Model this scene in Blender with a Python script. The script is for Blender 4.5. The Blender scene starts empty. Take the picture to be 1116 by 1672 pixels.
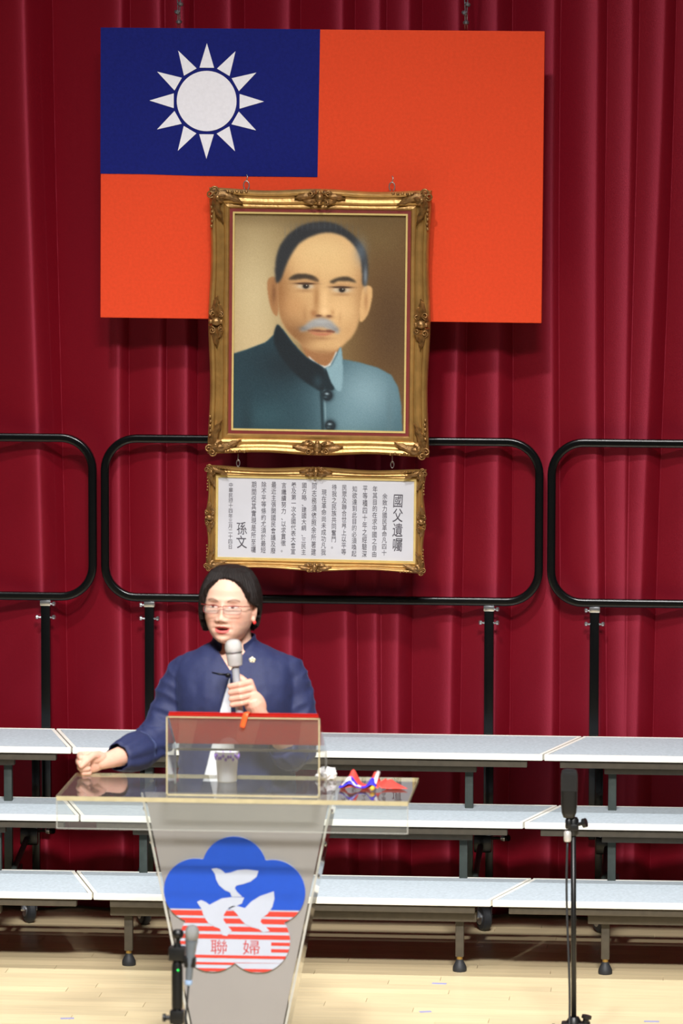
import bpy, bmesh, math, random
import numpy as np
from mathutils import Vector, Matrix, noise
S = bpy.context.scene
COL = S.collection
rnd = random.Random(7)

# ------------------------------------------------------------------ camera, world, lights, exposure
cam = bpy.data.cameras.new('camera'); cam_o = bpy.data.objects.new('camera', cam); COL.objects.link(cam_o)
cam.sensor_fit = 'VERTICAL'; cam.sensor_height = 36.0; cam.sensor_width = 24.0
cam.lens = 8200.0 / 1672 * 36.0
cam_o.location = (1.60695, -17.95892, 3.40110)
_y, _p, _r = math.radians(4.84615), math.radians(6.0523), math.radians(0.10747)
_f = Vector((-math.sin(_y) * math.cos(_p), math.cos(_y) * math.cos(_p), -math.sin(_p)))
_x = Vector((math.cos(_y), math.sin(_y), 0)); _u = _x.cross(_f)
_X = math.cos(_r) * _x + math.sin(_r) * _u; _U = -math.sin(_r) * _x + math.cos(_r) * _u
cam_o.rotation_euler = Matrix((_X, _U, -_f)).transposed().to_euler()
cam.clip_end = 200
cam.dof.use_dof = True; cam.dof.focus_distance = 17.6; cam.dof.aperture_fstop = 4.0
S.camera = cam_o

w = bpy.data.worlds.new('world'); S.world = w; w.use_nodes = True
w.node_tree.nodes['Background'].inputs[0].default_value = (1.0, 0.93, 0.88, 1)
w.node_tree.nodes['Background'].inputs[1].default_value = 0.035

def area(name, loc, target, sx, sy, power, color=(1, 1, 1), spread=180):
    l = bpy.data.lights.new(name, 'AREA'); l.shape = 'RECTANGLE'; l.size = sx; l.size_y = sy
    l.energy = power; l.color = color; l.spread = math.radians(spread)
    o = bpy.data.objects.new(name, l); COL.objects.link(o); o.location = loc
    o.rotation_euler = (Vector(target) - Vector(loc)).to_track_quat('-Z', 'Y').to_euler()
    return o
area('house_front_light', (-0.9, -12.6, 14.2), (0, 0, 1.6), 0.9, 0.6, 150, (1.0, 0.97, 0.93), 60)
area('stage_border_light', (0.2, -1.15, 6.4), (0.2, -1.15, 0), 7.0, 0.10, 36, (0.97, 0.99, 1.0), 36)
area('stage_front_border_light', (0.2, -4.8, 6.8), (0.2, -2.4, 0.6), 6.0, 0.5, 12, (0.98, 0.99, 1.0), 50)
area('truss_light', (1.6, -12.0, 9.0), (0, -3.0, 0.8), 2.6, 1.0, 130, (1.0, 0.98, 0.96), 40)

S.view_settings.view_transform = 'Standard'; S.view_settings.look = 'None'
S.view_settings.gamma = 1.0; S.view_settings.use_curve_mapping = False
S.view_settings.exposure = 0.0

# ------------------------------------------------------------------ helpers
def lin(c):
    return tuple((v / 255 / 12.92) if v <= 10 else (((v / 255) + 0.055) / 1.055) ** 2.4 for v in c)

MATS = {}
def mat(name, rgb, rough=0.6, metal=0.0, var=0.0, scale=30.0, bump=0.0, bscale=None, sheen=0.0, coat=0.0, attr=None,
        aniso=(1, 1, 1), rand=0.0, spec=0.5, sheen_tint=None, emit=0.0, spec_tint=None):
    """Principled material: base colour broken up by noise, plus noise bump."""
    if name in MATS: return MATS[name]
    m = bpy.data.materials.new(name); m.use_nodes = True; nt = m.node_tree; n = nt.nodes; L = nt.links
    b = n['Principled BSDF']
    b.inputs['Roughness'].default_value = rough; b.inputs['Metallic'].default_value = metal
    b.inputs['Specular IOR Level'].default_value = spec
    col = lin(rgb)
    tc = n.new('ShaderNodeTexCoord'); mp = n.new('ShaderNodeMapping'); mp.inputs['Scale'].default_value = aniso
    L.new(tc.outputs['Object'], mp.inputs[0])
    nz = n.new('ShaderNodeTexNoise'); nz.inputs['Scale'].default_value = scale; nz.inputs['Detail'].default_value = 4
    L.new(mp.outputs[0], nz.inputs['Vector'])
    hsv = n.new('ShaderNodeHueSaturation'); hsv.inputs['Color'].default_value = (*col, 1)
    if attr:
        at = n.new('ShaderNodeAttribute'); at.attribute_name = attr; L.new(at.outputs['Color'], hsv.inputs['Color'])
    mr = n.new('ShaderNodeMapRange'); mr.inputs[1].default_value = 0.3; mr.inputs[2].default_value = 0.7
    mr.inputs[3].default_value = 1 - var; mr.inputs[4].default_value = 1 + var
    L.new(nz.outputs[0], mr.inputs[0])
    if rand:
        oi = n.new('ShaderNodeObjectInfo'); mr2 = n.new('ShaderNodeMapRange')
        mr2.inputs[3].default_value = 1 - rand; mr2.inputs[4].default_value = 1 + rand
        L.new(oi.outputs['Random'], mr2.inputs[0])
        mu = n.new('ShaderNodeMath'); mu.operation = 'MULTIPLY'
        L.new(mr.outputs[0], mu.inputs[0]); L.new(mr2.outputs[0], mu.inputs[1]); L.new(mu.outputs[0], hsv.inputs['Value'])
    else:
        L.new(mr.outputs[0], hsv.inputs['Value'])
    L.new(hsv.outputs[0], b.inputs['Base Color'])
    if bump:
        nb = n.new('ShaderNodeTexNoise'); nb.inputs['Scale'].default_value = bscale or scale; nb.inputs['Detail'].default_value = 3
        L.new(mp.outputs[0], nb.inputs['Vector'])
        bp = n.new('ShaderNodeBump'); bp.inputs['Strength'].default_value = bump; bp.inputs['Distance'].default_value = 0.004
        L.new(nb.outputs[0], bp.inputs['Height']); L.new(bp.outputs[0], b.inputs['Normal'])
    if sheen:
        b.inputs['Sheen Weight'].default_value = sheen; b.inputs['Sheen Roughness'].default_value = 0.35
        b.inputs['Sheen Tint'].default_value = (*(lin(sheen_tint) if sheen_tint else col), 1)
    if coat:
        b.inputs['Coat Weight'].default_value = coat; b.inputs['Coat Roughness'].default_value = 0.12
    if spec_tint: b.inputs['Specular Tint'].default_value = (*lin(spec_tint), 1)
    if emit:
        b.inputs['Emission Color'].default_value = (*col, 1); b.inputs['Emission Strength'].default_value = emit
    MATS[name] = m; return m

def clear_mat(name, tint, tint_amt=0.0, rough=0.02, ior=1.49):
    """Clear acrylic: sees straight through, mirrors by Fresnel, with a little tinted body."""
    if name in MATS: return MATS[name]
    m = bpy.data.materials.new(name); m.use_nodes = True; nt = m.node_tree; n = nt.nodes; L = nt.links
    n.remove(n['Principled BSDF']); out = n['Material Output']
    tr = n.new('ShaderNodeBsdfTransparent'); tr.inputs[0].default_value = (0.95, 0.96, 0.95, 1)
    df = n.new('ShaderNodeBsdfDiffuse'); df.inputs[0].default_value = (*lin(tint), 1)
    gl = n.new('ShaderNodeBsdfGlossy'); gl.inputs['Roughness'].default_value = rough
    nz = n.new('ShaderNodeTexNoise'); nz.inputs['Scale'].default_value = 9
    mr = n.new('ShaderNodeMapRange'); mr.inputs[3].default_value = tint_amt * 0.7; mr.inputs[4].default_value = tint_amt * 1.3
    L.new(nz.outputs[0], mr.inputs[0])
    m1 = n.new('ShaderNodeMixShader'); L.new(mr.outputs[0], m1.inputs[0]); L.new(tr.outputs[0], m1.inputs[1]); L.new(df.outputs[0], m1.inputs[2])
    fr = n.new('ShaderNodeFresnel'); fr.inputs[0].default_value = ior
    ge = n.new('ShaderNodeNewGeometry'); sb = n.new('ShaderNodeMath'); sb.operation = 'SUBTRACT'; sb.inputs[0].default_value = 1.0
    L.new(ge.outputs['Backfacing'], sb.inputs[1]); mx = n.new('ShaderNodeMath'); mx.operation = 'MULTIPLY'; L.new(fr.outputs[0], mx.inputs[0]); L.new(sb.outputs[0], mx.inputs[1])   # mirror only at the entering face
    m2 = n.new('ShaderNodeMixShader'); L.new(mx.outputs[0], m2.inputs[0]); L.new(m1.outputs[0], m2.inputs[1]); L.new(gl.outputs[0], m2.inputs[2])
    L.new(m2.outputs[0], out.inputs[0]); MATS[name] = m; return m

class MB:
    def __init__(s): s.v = []; s.f = []; s.mi = []; s.cur = 0
    def add(s, vs, fs):
        o = len(s.v); s.v += [tuple(v) for v in vs]; s.f += [tuple(i + o for i in f) for f in fs]; s.mi += [s.cur] * len(fs)
        return s
    def box(s, a, b, bev=0.0):
        x0, y0, z0 = a; x1, y1, z1 = b
        if bev <= 0:
            vs = [(x0, y0, z0), (x1, y0, z0), (x1, y1, z0), (x0, y1, z0), (x0, y0, z1), (x1, y0, z1), (x1, y1, z1), (x0, y1, z1)]
            return s.add(vs, [(0, 3, 2, 1), (4, 5, 6, 7), (0, 1, 5, 4), (1, 2, 6, 5), (2, 3, 7, 6), (3, 0, 4, 7)])
        bm = bmesh.new(); bmesh.ops.create_cube(bm, size=1.0)
        bmesh.ops.scale(bm, vec=(x1 - x0, y1 - y0, z1 - z0), verts=bm.verts)
        bmesh.ops.translate(bm, vec=((x0 + x1) / 2, (y0 + y1) / 2, (z0 + z1) / 2), verts=bm.verts)
        bmesh.ops.bevel(bm, geom=bm.edges[:], offset=bev, segments=2, affect='EDGES', profile=0.6)
        return s.bm(bm)
    def bm(s, bm):
        bm.verts.index_update(); s.add([v.co for v in bm.verts], [[v.index for v in f.verts] for f in bm.faces]); bm.free(); return s
    def prism(s, poly, axis, a, b):
        """poly of 2D points (ccw) extruded along axis between a and b."""
        n = len(poly)
        def P(p, t): return {'x': (t, p[0], p[1]), 'y': (p[0], t, p[1]), 'z': (p[0], p[1], t)}[axis]
        vs = [P(p, a) for p in poly] + [P(p, b) for p in poly]
        fs = [tuple(range(n))[::-1], tuple(range(n, 2 * n))] + [(i, (i + 1) % n, n + (i + 1) % n, n + i) for i in range(n)]
        return s.add(vs, fs)
    def tube(s, pts, rad, n=10, cap=True, flat=None, closed=False, rot0=0.0, up=None, square=0):
        """sweep a circle (or n-gon) along points; rad scalar or list; flat=(a,b) squash factors."""
        P = [Vector(p) for p in pts]; m = len(P)
        R = [rad] * m if not hasattr(rad, '__len__') else list(rad)
        T = []
        for i in range(m):
            if closed: t = P[(i + 1) % m] - P[i - 1]
            else: t = P[min(i + 1, m - 1)] - P[max(i - 1, 0)]
            T.append(t.normalized() if t.length > 1e-9 else Vector((0, 0, 1)))
        u = Vector(up) if up else (Vector((0, 0, 1)) if abs(T[0].z) < 0.9 else Vector((1, 0, 0)))
        a = (u - T[0] * u.dot(T[0])).normalized()
        vs = []; fs = []
        fa, fb = flat or (1, 1)
        for i in range(m):
            a = (a - T[i] * a.dot(T[i])).normalized(); b = T[i].cross(a)
            for k in range(n):
                th = 2 * math.pi * k / n + rot0
                q = (abs(math.cos(th)) ** square + abs(math.sin(th)) ** square) ** (-1 / square) if square else 1.0
                vs.append(P[i] + (a * math.cos(th) * fa + b * math.sin(th) * fb) * (R[i] * q))
        for i in range(m if closed else m - 1):
            j = (i + 1) % m
            for k in range(n):
                l = (k + 1) % n
                fs.append((i * n + k, i * n + l, j * n + l, j * n + k))
        if cap and not closed:
            fs.append(tuple(range(n))[::-1]); fs.append(tuple((m - 1) * n + k for k in range(n)))
        return s.add(vs, fs)
    def round_tube(s, pts, rad, n=14):
        """tube with hemispherical ends"""
        P = [Vector(p) for p in pts]; R = [rad] * len(P) if not hasattr(rad, '__len__') else list(rad)
        d0 = (P[0] - P[1]).normalized(); d1 = (P[-1] - P[-2]).normalized()
        A = [P[0] + d0 * R[0] * math.sin(t) for t in (1.5, 1.1, 0.6)]; RA = [R[0] * math.cos(t) for t in (1.5, 1.1, 0.6)]
        B = [P[-1] + d1 * R[-1] * math.sin(t) for t in (0.6, 1.1, 1.5)]; RB = [R[-1] * math.cos(t) for t in (0.6, 1.1, 1.5)]
        return s.tube(A + P + B, RA + R + RB, n)
    def lathe(s, prof, c=(0, 0, 0), n=20, axis=(0, 0, 1)):
        """prof list of (r, h) along the axis from c"""
        ax = Vector(axis).normalized(); u = Vector((1, 0, 0)) if abs(ax.x) < 0.9 else Vector((0, 1, 0))
        a = (u - ax * u.dot(ax)).normalized(); b = ax.cross(a); c = Vector(c); vs = []; fs = []
        for r, h in prof:
            for k in range(n):
                th = 2 * math.pi * k / n; vs.append(c + ax * h + (a * math.cos(th) + b * math.sin(th)) * max(r, 1e-4))
        for i in range(len(prof) - 1):
            for k in range(n):
                l = (k + 1) % n; fs.append((i * n + k, i * n + l, (i + 1) * n + l, (i + 1) * n + k))
        fs.append(tuple(range(n))[::-1]); fs.append(tuple((len(prof) - 1) * n + k for k in range(n)))
        return s.add(vs, fs)
    def ell(s, c, r, n=16, m=10, R=None):
        vs = []; fs = []; c = Vector(c)
        for i in range(m + 1):
            t = math.pi * i / m
            for k in range(n):
                p = 2 * math.pi * k / n
                q = Vector((r[0] * math.sin(t) * math.cos(p), r[1] * math.sin(t) * math.sin(p), r[2] * math.cos(t)))
                if R: q = R @ q
                vs.append(c + q)
        for i in range(m):
            for k in range(n):
                l = (k + 1) % n; fs.append((i * n + k, (i + 1) * n + k, (i + 1) * n + l, i * n + l))
        return s.add(vs, fs)
    def mesh(s, name):
        me = bpy.data.meshes.new(name); me.from_pydata(s.v, [], s.f); 
        bm = bmesh.new(); bm.from_mesh(me); bmesh.ops.remove_doubles(bm, verts=bm.verts, dist=1e-6)
        bmesh.ops.recalc_face_normals(bm, faces=bm.faces); bm.to_mesh(me); bm.free(); return me

def finish(me, smooth):
    if smooth:
        me.polygons.foreach_set('use_smooth', [True] * len(me.polygons))
        if smooth is not True: 
            try: me.set_sharp_from_angle(angle=math.radians(smooth))
            except Exception: pass
    me.update()

def obj(name, mb, m, parent=None, smooth=False, local=False, raw=False):
    me = mb if isinstance(mb, bpy.types.Mesh) else mb.mesh(name)
    for k in (m if isinstance(m, (list, tuple)) else [m]): me.materials.append(k)
    finish(me, smooth)
    o = bpy.data.objects.new(name, me); COL.objects.link(o)
    if parent is not None:
        o.parent = parent
        if not local: o.matrix_parent_inverse = wm(parent).inverted()
    return o

def wm(o):
    M = Matrix.LocRotScale(o.location, o.rotation_euler, o.scale)
    return M if o.parent is None else wm(o.parent) @ o.matrix_parent_inverse @ M

def tag(o, label, cat, group=None, kind=None):
    if label: o['label'] = label
    if cat: o['category'] = cat
    if group: o['group'] = group
    if kind: o['kind'] = kind
    return o
def thing(name, loc, label, cat, group=None, rot=(0, 0, 0)):
    o = bpy.data.objects.new(name, None); COL.objects.link(o); o.location = loc; o.rotation_euler = rot; o.empty_display_size = 0.1
    return tag(o, label, cat, group)
def struct(name, mb, m, smooth=False):
    o = obj(name, mb, m, None, smooth); o['kind'] = 'structure'; return o
def linked(src, name, parent, loc=(0, 0, 0), rot=(0, 0, 0), scale=(1, 1, 1)):
    o = src.copy(); o.name = name; COL.objects.link(o); o.parent = parent; o.matrix_parent_inverse = Matrix()
    o.location = loc; o.rotation_euler = rot; o.scale = scale; return o

# ------------------------------------------------------------------ the setting: floor of boards, back wall
M_sub = mat('underfloor', (96, 70, 45), 0.8, var=0.1)
fl = struct('floor', MB().box((-6, -8, -0.06), (6, 1.2, -0.014)), M_sub)
M_board = mat('maple_board', (230, 210, 168), 0.30, var=0.10, scale=3.0, aniso=(1.2, 30, 10), rand=0.10, coat=0.25, bump=0.03, bscale=6)
row = 0; bw = 0.076; yy = -3.3; board_meshes = {}
while yy < 0.55:
    xx = -1.75 - rnd.uniform(0, 1.0)
    while xx < 2.1:
        ln = rnd.choice([0.9, 1.2, 1.5])
        if ln not in board_meshes:
            board_meshes[ln] = MB().box((0, 0, -0.014), (ln - 0.0015, bw - 0.001, 0.0)).mesh('floor_board')
            board_meshes[ln].materials.append(M_board)
        o = bpy.data.objects.new('floor_board', board_meshes[ln]); COL.objects.link(o); o.parent = fl
        o.location = (xx, yy, rnd.uniform(-0.0004, 0.0))
        xx += ln
    yy += bw; row += 1
rest = MB()
rest.box((-6, -8, -0.014), (6, -3.3, -0.0002)); rest.box((-6, -3.3, -0.014), (-2.76, 0.56, -0.0002)); rest.box((3.62, -3.3, -0.014), (6, 0.56, -0.0002))
o = obj('floor_board', rest, M_board, fl); o['kind'] = 'stuff'
M_wall = mat('black_plaster', (30, 26, 26), 0.9, var=0.1)
struct('wall_back', MB().box((-6, 1.2, -0.06), (6, 1.3, 7.5)), M_wall)

# lavender tape marks on the floor
M_tape = mat('lavender_tape', (150, 150, 190), 0.6, var=0.12)
for (x, y, a, lx, lab) in [(-0.663, -1.837, 0.2, 0.045, 'small lavender tape mark on the floor left of the lectern'),
                       (0.519, -1.146, -0.1, 0.05, 'small lavender tape mark on the floor just before the middle riser foot'),
                       (0.504, -1.619, 0.3, 0.04, 'small lavender tape mark on the floor between lectern and right microphone stand'),
                       (1.255, -1.706, 0.0, 0.05, 'small lavender tape mark on the floor right of the microphone stand')]:
    t = tag(obj('tape_mark', MB().box((-lx / 2, -0.011, 0.0), (lx / 2, 0.011, 0.0006)), M_tape), lab, 'tape')
    t.location = (x, y, 0.0001); t.rotation_euler = (0, 0, a)

# ------------------------------------------------------------------ stage curtain
ANR = 0.25
def curtain():
    nx, nz = 2000, 60
    X = np.linspace(-4.1, 4.1, nx); Z = np.linspace(0.012, 5.6, nz); XX, ZZ = np.meshgrid(X, Z)
    # fold crests: x at z = 2.6, drift per metre of height, how far it stands out; each fold swells slowly towards its crest and tucks back behind it
    crests = [(x * .01, 0, 1) for x in range(-425, -310, 27)] + [(x * .01, 0, 1) for x in range(335, 440, 27)] + [(-3.0, 0, 1), (-2.75, 0, 1), (-2.5, 0, 1), (-2.25, 0, 1), (-2.0, 0, 1), (-1.75, 0, 1), (-1.5, 0, 1), (-1.27, 0, 1), (-1.060, -.022, 1.15), (-0.735, 0, .75), (-0.590, -.006, .8), (-0.50, -.010, .8),
              (-0.33, 0, .9), (-0.115, 0, 1), (0.075, -.008, 1.3), (0.20, 0, .8), (0.30, .01, .8), (0.487, .006, .7), (0.634, 0, .8), (0.835, 0, .7), (0.992, -.008, 1.25), (1.106, 0, 1.15), (1.205, .028, 1.25), (1.36, .0, 1),
              (1.6, 0, 1), (1.85, 0, 1), (2.1, 0, 1), (2.35, 0, 1), (2.6, 0, 1), (2.85, 0, 1), (3.1, 0, 1)]
    Y = np.zeros_like(XX)
    for r in range(nz):
        z = Z[r]; cx = np.array([c[0] + c[1] * (z - 2.6) + .006 * math.sin(z * 1.9 + c[0] * 7) for c in crests])
        d = X[None, :] - cx[:, None]; wv = np.array([c[2] for c in crests])[:, None]
        yl = .34 * (np.sqrt(d * d + .055 ** 2) - .055); yr = 1.1 * (np.sqrt(d * d + .03 ** 2) - .03)
        y = 0.030 * (1.25 - wv) + np.where(d < 0, yl, yr)
        Y[r] = .064 + y.min(0) + .0012 * np.sin(X * 17 + z * .7)          # nearest bulge wins: round crests, sharp tucks
    vs = np.stack([XX, Y, ZZ], -1).reshape(-1, 3)
    idx = np.arange(nx * nz).reshape(nz, nx)
    f = np.stack([idx[:-1, :-1], idx[:-1, 1:], idx[1:, 1:], idx[1:, :-1]], -1).reshape(-1, 4)
    me = bpy.data.meshes.new('stage_curtain'); me.from_pydata(vs.tolist(), [], f.tolist())
    o = obj('stage_curtain', me, mat('red_velvet', (104, 11, 24), 0.45, var=0.10, scale=260, sheen=0.5, sheen_tint=(215, 60, 85), spec=1.0, spec_tint=(255, 110, 140), bump=0.15, bscale=500), None, True)
    md = o.modifiers.new('thickness', 'SOLIDIFY'); md.thickness = 0.006; md.offset = 1
    m = MATS['red_velvet']; b = m.node_tree.nodes['Principled BSDF']      # upright pile: the gloss runs along the folds
    tg = m.node_tree.nodes.new('ShaderNodeTangent'); tg.direction_type = 'RADIAL'; tg.axis = 'Z'
    m.node_tree.links.new(tg.outputs[0], b.inputs['Tangent']); b.inputs['Anisotropic'].default_value = 0.9; b.inputs['Anisotropic Rotation'].default_value = ANR
    return tag(o, 'deep red velvet stage curtain hanging in vertical folds behind everything', 'curtain')
curtain()

# ------------------------------------------------------------------ flag panel
FL = thing('flag', (0.0172, -0.13, 2.191), 'large red flag with blue canton and white twelve-rayed sun hung on the curtain', 'flag', rot=(0, math.radians(0.3), 0))
M_fr = mat('red_flag_cloth', (216, 70, 38), 0.75, var=0.05, scale=90, bump=0.12, bscale=300, sheen=0.1, spec=0.12)
M_fb = mat('blue_flag_cloth', (20, 28, 106), 0.75, var=0.10, scale=90, bump=0.12, bscale=300, spec=0.12)
M_fw = mat('white_flag_cloth', (226, 226, 236), 0.75, var=0.03, scale=90, bump=0.1, bscale=300, spec=0.12)
hw, H = 0.7910, 1.0335
obj('field', MB().box((-hw, 0, 0), (hw, 0.028, H), 0.003), M_fr, FL, local=True)
cz = 0.515; cx1 = -0.006
bl = MB(); n = 24
top = [(-hw - 0.0005 + (cx1 + hw) * i / n, H + 0.001) for i in range(n + 1)]
bot = [(-hw - 0.0005 + (cx1 - 0.006 + hw) * i / n, cz - 0.004 * (i / n > 0.2) * min(1, (i / n - 0.2) * 4)) for i in range(n + 1)]
bl.prism(bot + top[::-1], 'y', -0.0022, 0.004)
can = obj('canton', bl, M_fb, FL, local=True)
sx_, sz_ = -0.4105, 0.777; r_disc = 0.107; r_tip = 0.205
sun = MB(); sun.prism([(sx_ + r_disc * math.cos(2 * math.pi * k / 64), sz_ + r_disc * math.sin(2 * math.pi * k / 64)) for k in range(64)], 'y', -0.0036, 0.0)
obj('sun_disc', sun, M_fw, can, local=True)
for k in range(12):
    a = math.pi / 2 + k * math.pi / 6; r0 = r_disc * 1.13
    d = math.radians(12.5)
    tri = [(sx_ + r_tip * math.cos(a), sz_ + r_tip * math.sin(a)), (sx_ + r0 * math.cos(a + d), sz_ + r0 * math.sin(a + d)), (sx_ + r0 * math.cos(a - d), sz_ + r0 * math.sin(a - d))]
    obj('sun_ray', MB().prism(tri, 'y', -0.0036, 0.0), M_fw, can, local=True)
M_wire = mat('steel_wire', (150, 150, 155), 0.35, 0.9, var=0.1)
for xh, lab in ((-0.490, 'steel wire hanger above the blue canton of the flag'), (0.534, 'steel wire hanger above the red right half of the flag')):
    t = thing('wire_hanger', (xh, -0.118, 3.228), lab, 'hanger', 'wire hangers above the flag')
    m_ = MB()
    for sgn in (-1, 1):
        m_.tube([(xh + sgn * 0.004, -0.118, 3.226), (xh + sgn * 0.003, -0.118, 3.29), (xh + sgn * 0.016, -0.118, 3.50), (xh + sgn * 0.03, -0.118, 5.4)], 0.0022, 6)
    obj('wire', m_, M_wire, t, True)
    c_ = MB()
    for dz, dx in ((0.024, 0), (0.058, -0.006), (0.088, 0.006)):
        c_.lathe([(0.004, -0.008), (0.011, -0.004), (0.011, 0.004), (0.004, 0.008)], (xh + dx, -0.118, 3.226 + dz), 12, (0.5 if dx else 0, 0, 1))
    obj('clamp', c_, M_wire, t, 40)

# ------------------------------------------------------------------ ornate gilded frames
M_gold = mat('gilded_wood', (164, 126, 70), 0.36, 0.5, var=0.18, scale=22, bump=0.25, bscale=70)
M_gold2 = mat('gilded_carving', (140, 104, 60), 0.36, 0.6, var=0.45, scale=60, bump=0.5, bscale=110)
M_fillet = mat('pale_gilt_fillet', (226, 200, 130), 0.35, 0.4, var=0.06)
M_liner = mat('oxblood_liner', (112, 26, 20), 0.6, var=0.12)

def frame_rails(W, Hh, fw, parent, dep, zc, waves=0.008):
    """four mitred mouldings round an opening; local coords, centre (0, ., zc), front towards -y"""
    prof = [(0.0, 0.0), (0.0, -0.55), (0.06, -0.85), (0.16, -1.0), (0.28, -0.92), (0.34, -0.70), (0.44, -0.62), (0.60, -0.70), (0.70, -0.62), (0.76, -0.44), (0.84, -0.50), (0.92, -0.50), (1.0, -0.30), (1.0, 0.0)]
    for side in range(4):
        L = W if side % 2 == 0 else Hh; nseg = 40; vs = []; fs = []; m = len(prof)
        for i in range(nseg + 1):
            u = i / nseg; t = (u - 0.5)
            sw = -waves * (math.cos(4 * math.pi * u) * -0.5 + 0.5)        # outer edge sweeps in between the carvings
            for (pt, pd) in prof:
                off = fw * pt - (sw * (1 - pt))
                half = L / 2 - fw * pt
                a = t * 2 * half if pt > 0 else t * L
                b = -off
                other = (Hh if side % 2 == 0 else W) / 2
                if side == 0: p = (a, pd * dep, zc + other + b)
                elif side == 1: p = (other + b, pd * dep, zc - a)
                elif side == 2: p = (-a, pd * dep, zc - other - b)
                else: p = (-other - b, pd * dep, zc + a)
                vs.append(p)
        for i in range(nseg):
            for k in range(m):
                l = (k + 1) % m; fs.append((i * m + k, i * m + l, (i + 1) * m + l, (i + 1) * m + k))
        fs.append(tuple(range(m))); fs.append(tuple(nseg * m + k for k in range(m)))
        obj('moulding', MB().add(vs, fs), M_gold, parent, 35, local=True)

def leaf(mb, p, ang, L, wd, h, curl=0.5, n=9):
    """a carved acanthus leaf: ridge-and-groove strip curling along its length, lying in the xz plane"""
    pts = []; x, z = p; a = ang
    for i in range(n):
        pts.append((x, z, a)); x += math.cos(a) * L / n; z += math.sin(a) * L / n; a += curl / n * 2
    vs = []; fs = []; K = 7
    for i, (x, z, a) in enumerate(pts):
        t = i / (n - 1); ww = wd * math.sin(math.pi * (0.12 + 0.86 * t)) * (1 + 0.22 * math.sin(t * 19)); hh = h * (0.5 + 0.6 * math.sin(math.pi * t))
        for k in range(K):
            s_ = (k / (K - 1) - 0.5) * 2
            vs.append((x - math.sin(a) * ww * s_, -hh * (1 - s_ * s_ * 0.9) * (1.0 if k % 2 == 1 else 0.8) - 0.001, z + math.cos(a) * ww * s_))
    for i in range(n - 1):
        for k in range(K - 1): fs.append((i * K + k, i * K + k + 1, (i + 1) * K + k + 1, (i + 1) * K + k))
    base = len(vs)
    vs += [(v[0], 0.004, v[2]) for v in vs]
    edge = [k for k in range(K)] + [i * K + K - 1 for i in range(1, n)] + [(n - 1) * K + k for k in range(K - 2, -1, -1)] + [i * K for i in range(n - 2, 0, -1)]
    for q in range(len(edge)):
        a_, b_ = edge[q], edge[(q + 1) % len(edge)]; fs.append((a_, b_, base + b_, base + a_))
    mb.add(vs, fs)

def scroll(mb, c, r, turn, sgn, h):
    pts = []; rr = []
    for i in range(22):
        t = i / 21; a = sgn * turn * t; q = r * (1 - 0.78 * t)
        pts.append((c[0] + q * math.cos(a), -h * (0.6 + 0.6 * t), c[1] + q * math.sin(a))); rr.append(r * 0.26 * (1 - 0.45 * t))
    mb.tube(pts, rr, 8)

def corner_mesh(s):
    """carved corner; origin at the outer corner, growing to +x (along) and -z (down)"""
    mb = MB(); f = s
    leaf(mb, (0.20 * f, -0.30 * f), math.radians(-8), 2.3 * f, 0.26 * f, 0.26 * f, -0.25)
    leaf(mb, (0.30 * f, -0.20 * f), math.radians(-82), 2.3 * f, 0.26 * f, 0.26 * f, 0.25)
    leaf(mb, (0.35 * f, -0.35 * f), math.radians(-30), 1.1 * f, 0.24 * f, 0.34 * f, 0.5)
    leaf(mb, (0.35 * f, -0.35 * f), math.radians(-60), 1.1 * f, 0.24 * f, 0.34 * f, -0.5)
    leaf(mb, (0.9 * f, -0.9 * f), math.radians(135), 1.15 * f, 0.34 * f, 0.40 * f, 0.1)
    scroll(mb, (0.42 * f, -0.2 * f), 0.24 * f, 9, 1, 0.36 * f); scroll(mb, (0.2 * f, -0.42 * f), 0.24 * f, 9, -1, 0.36 * f)
    for i in range(5):
        mb.ell(((1.2 + 0.28 * i) * f, -0.18 * f, (-0.26 - 0.03 * (i % 2)) * f), (0.10 * f, 0.10 * f, 0.09 * f), 8, 6)
        mb.ell(((0.26 + 0.03 * (i % 2)) * f, -0.18 * f, (-1.2 - 0.28 * i) * f), (0.09 * f, 0.10 * f, 0.10 * f), 8, 6)
    mb.ell((0.62 * f, -0.34 * f, -0.62 * f), (0.16 * f, 0.14 * f, 0.16 * f), 10, 8)
    me = mb.mesh('corner_carving'); me.materials.append(M_gold2); finish(me, 50); return me
def centre_mesh(s):
    """carved cartouche, origin at its middle, long in x"""
    mb = MB(); f = s
    for sg in (-1, 1):
        A = 0 if sg > 0 else math.pi
        leaf(mb, (0.25 * f * sg, 0.05 * f), A + sg * 0.15, 1.45 * f, 0.24 * f, 0.30 * f, -0.3 * sg)
        leaf(mb, (0.20 * f * sg, -0.10 * f), A - sg * 0.35, 1.0 * f, 0.22 * f, 0.26 * f, 0.5 * sg)
        leaf(mb, (0.1 * f * sg, 0.18 * f), A + sg * 0.7, 0.6 * f, 0.18 * f, 0.30 * f, -0.7 * sg)
        scroll(mb, (0.52 * f * sg, 0.24 * f), 0.2 * f, 9, sg, 0.34 * f); scroll(mb, (0.42 * f * sg, -0.26 * f), 0.17 * f, 9, -sg, 0.3 * f)
    mb.ell((0, -0.22 * f, 0), (0.26 * f, 0.26 * f, 0.32 * f), 14, 10); mb.ell((0, -0.3 * f, 0.32 * f), (0.14 * f, 0.14 * f, 0.12 * f), 10, 8); mb.ell((0, -0.3 * f, -0.30 * f), (0.15 * f, 0.14 * f, 0.12 * f), 10, 8)
    me = mb.mesh('centre_carving'); me.materials.append(M_gold2); finish(me, 50); return me

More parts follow.
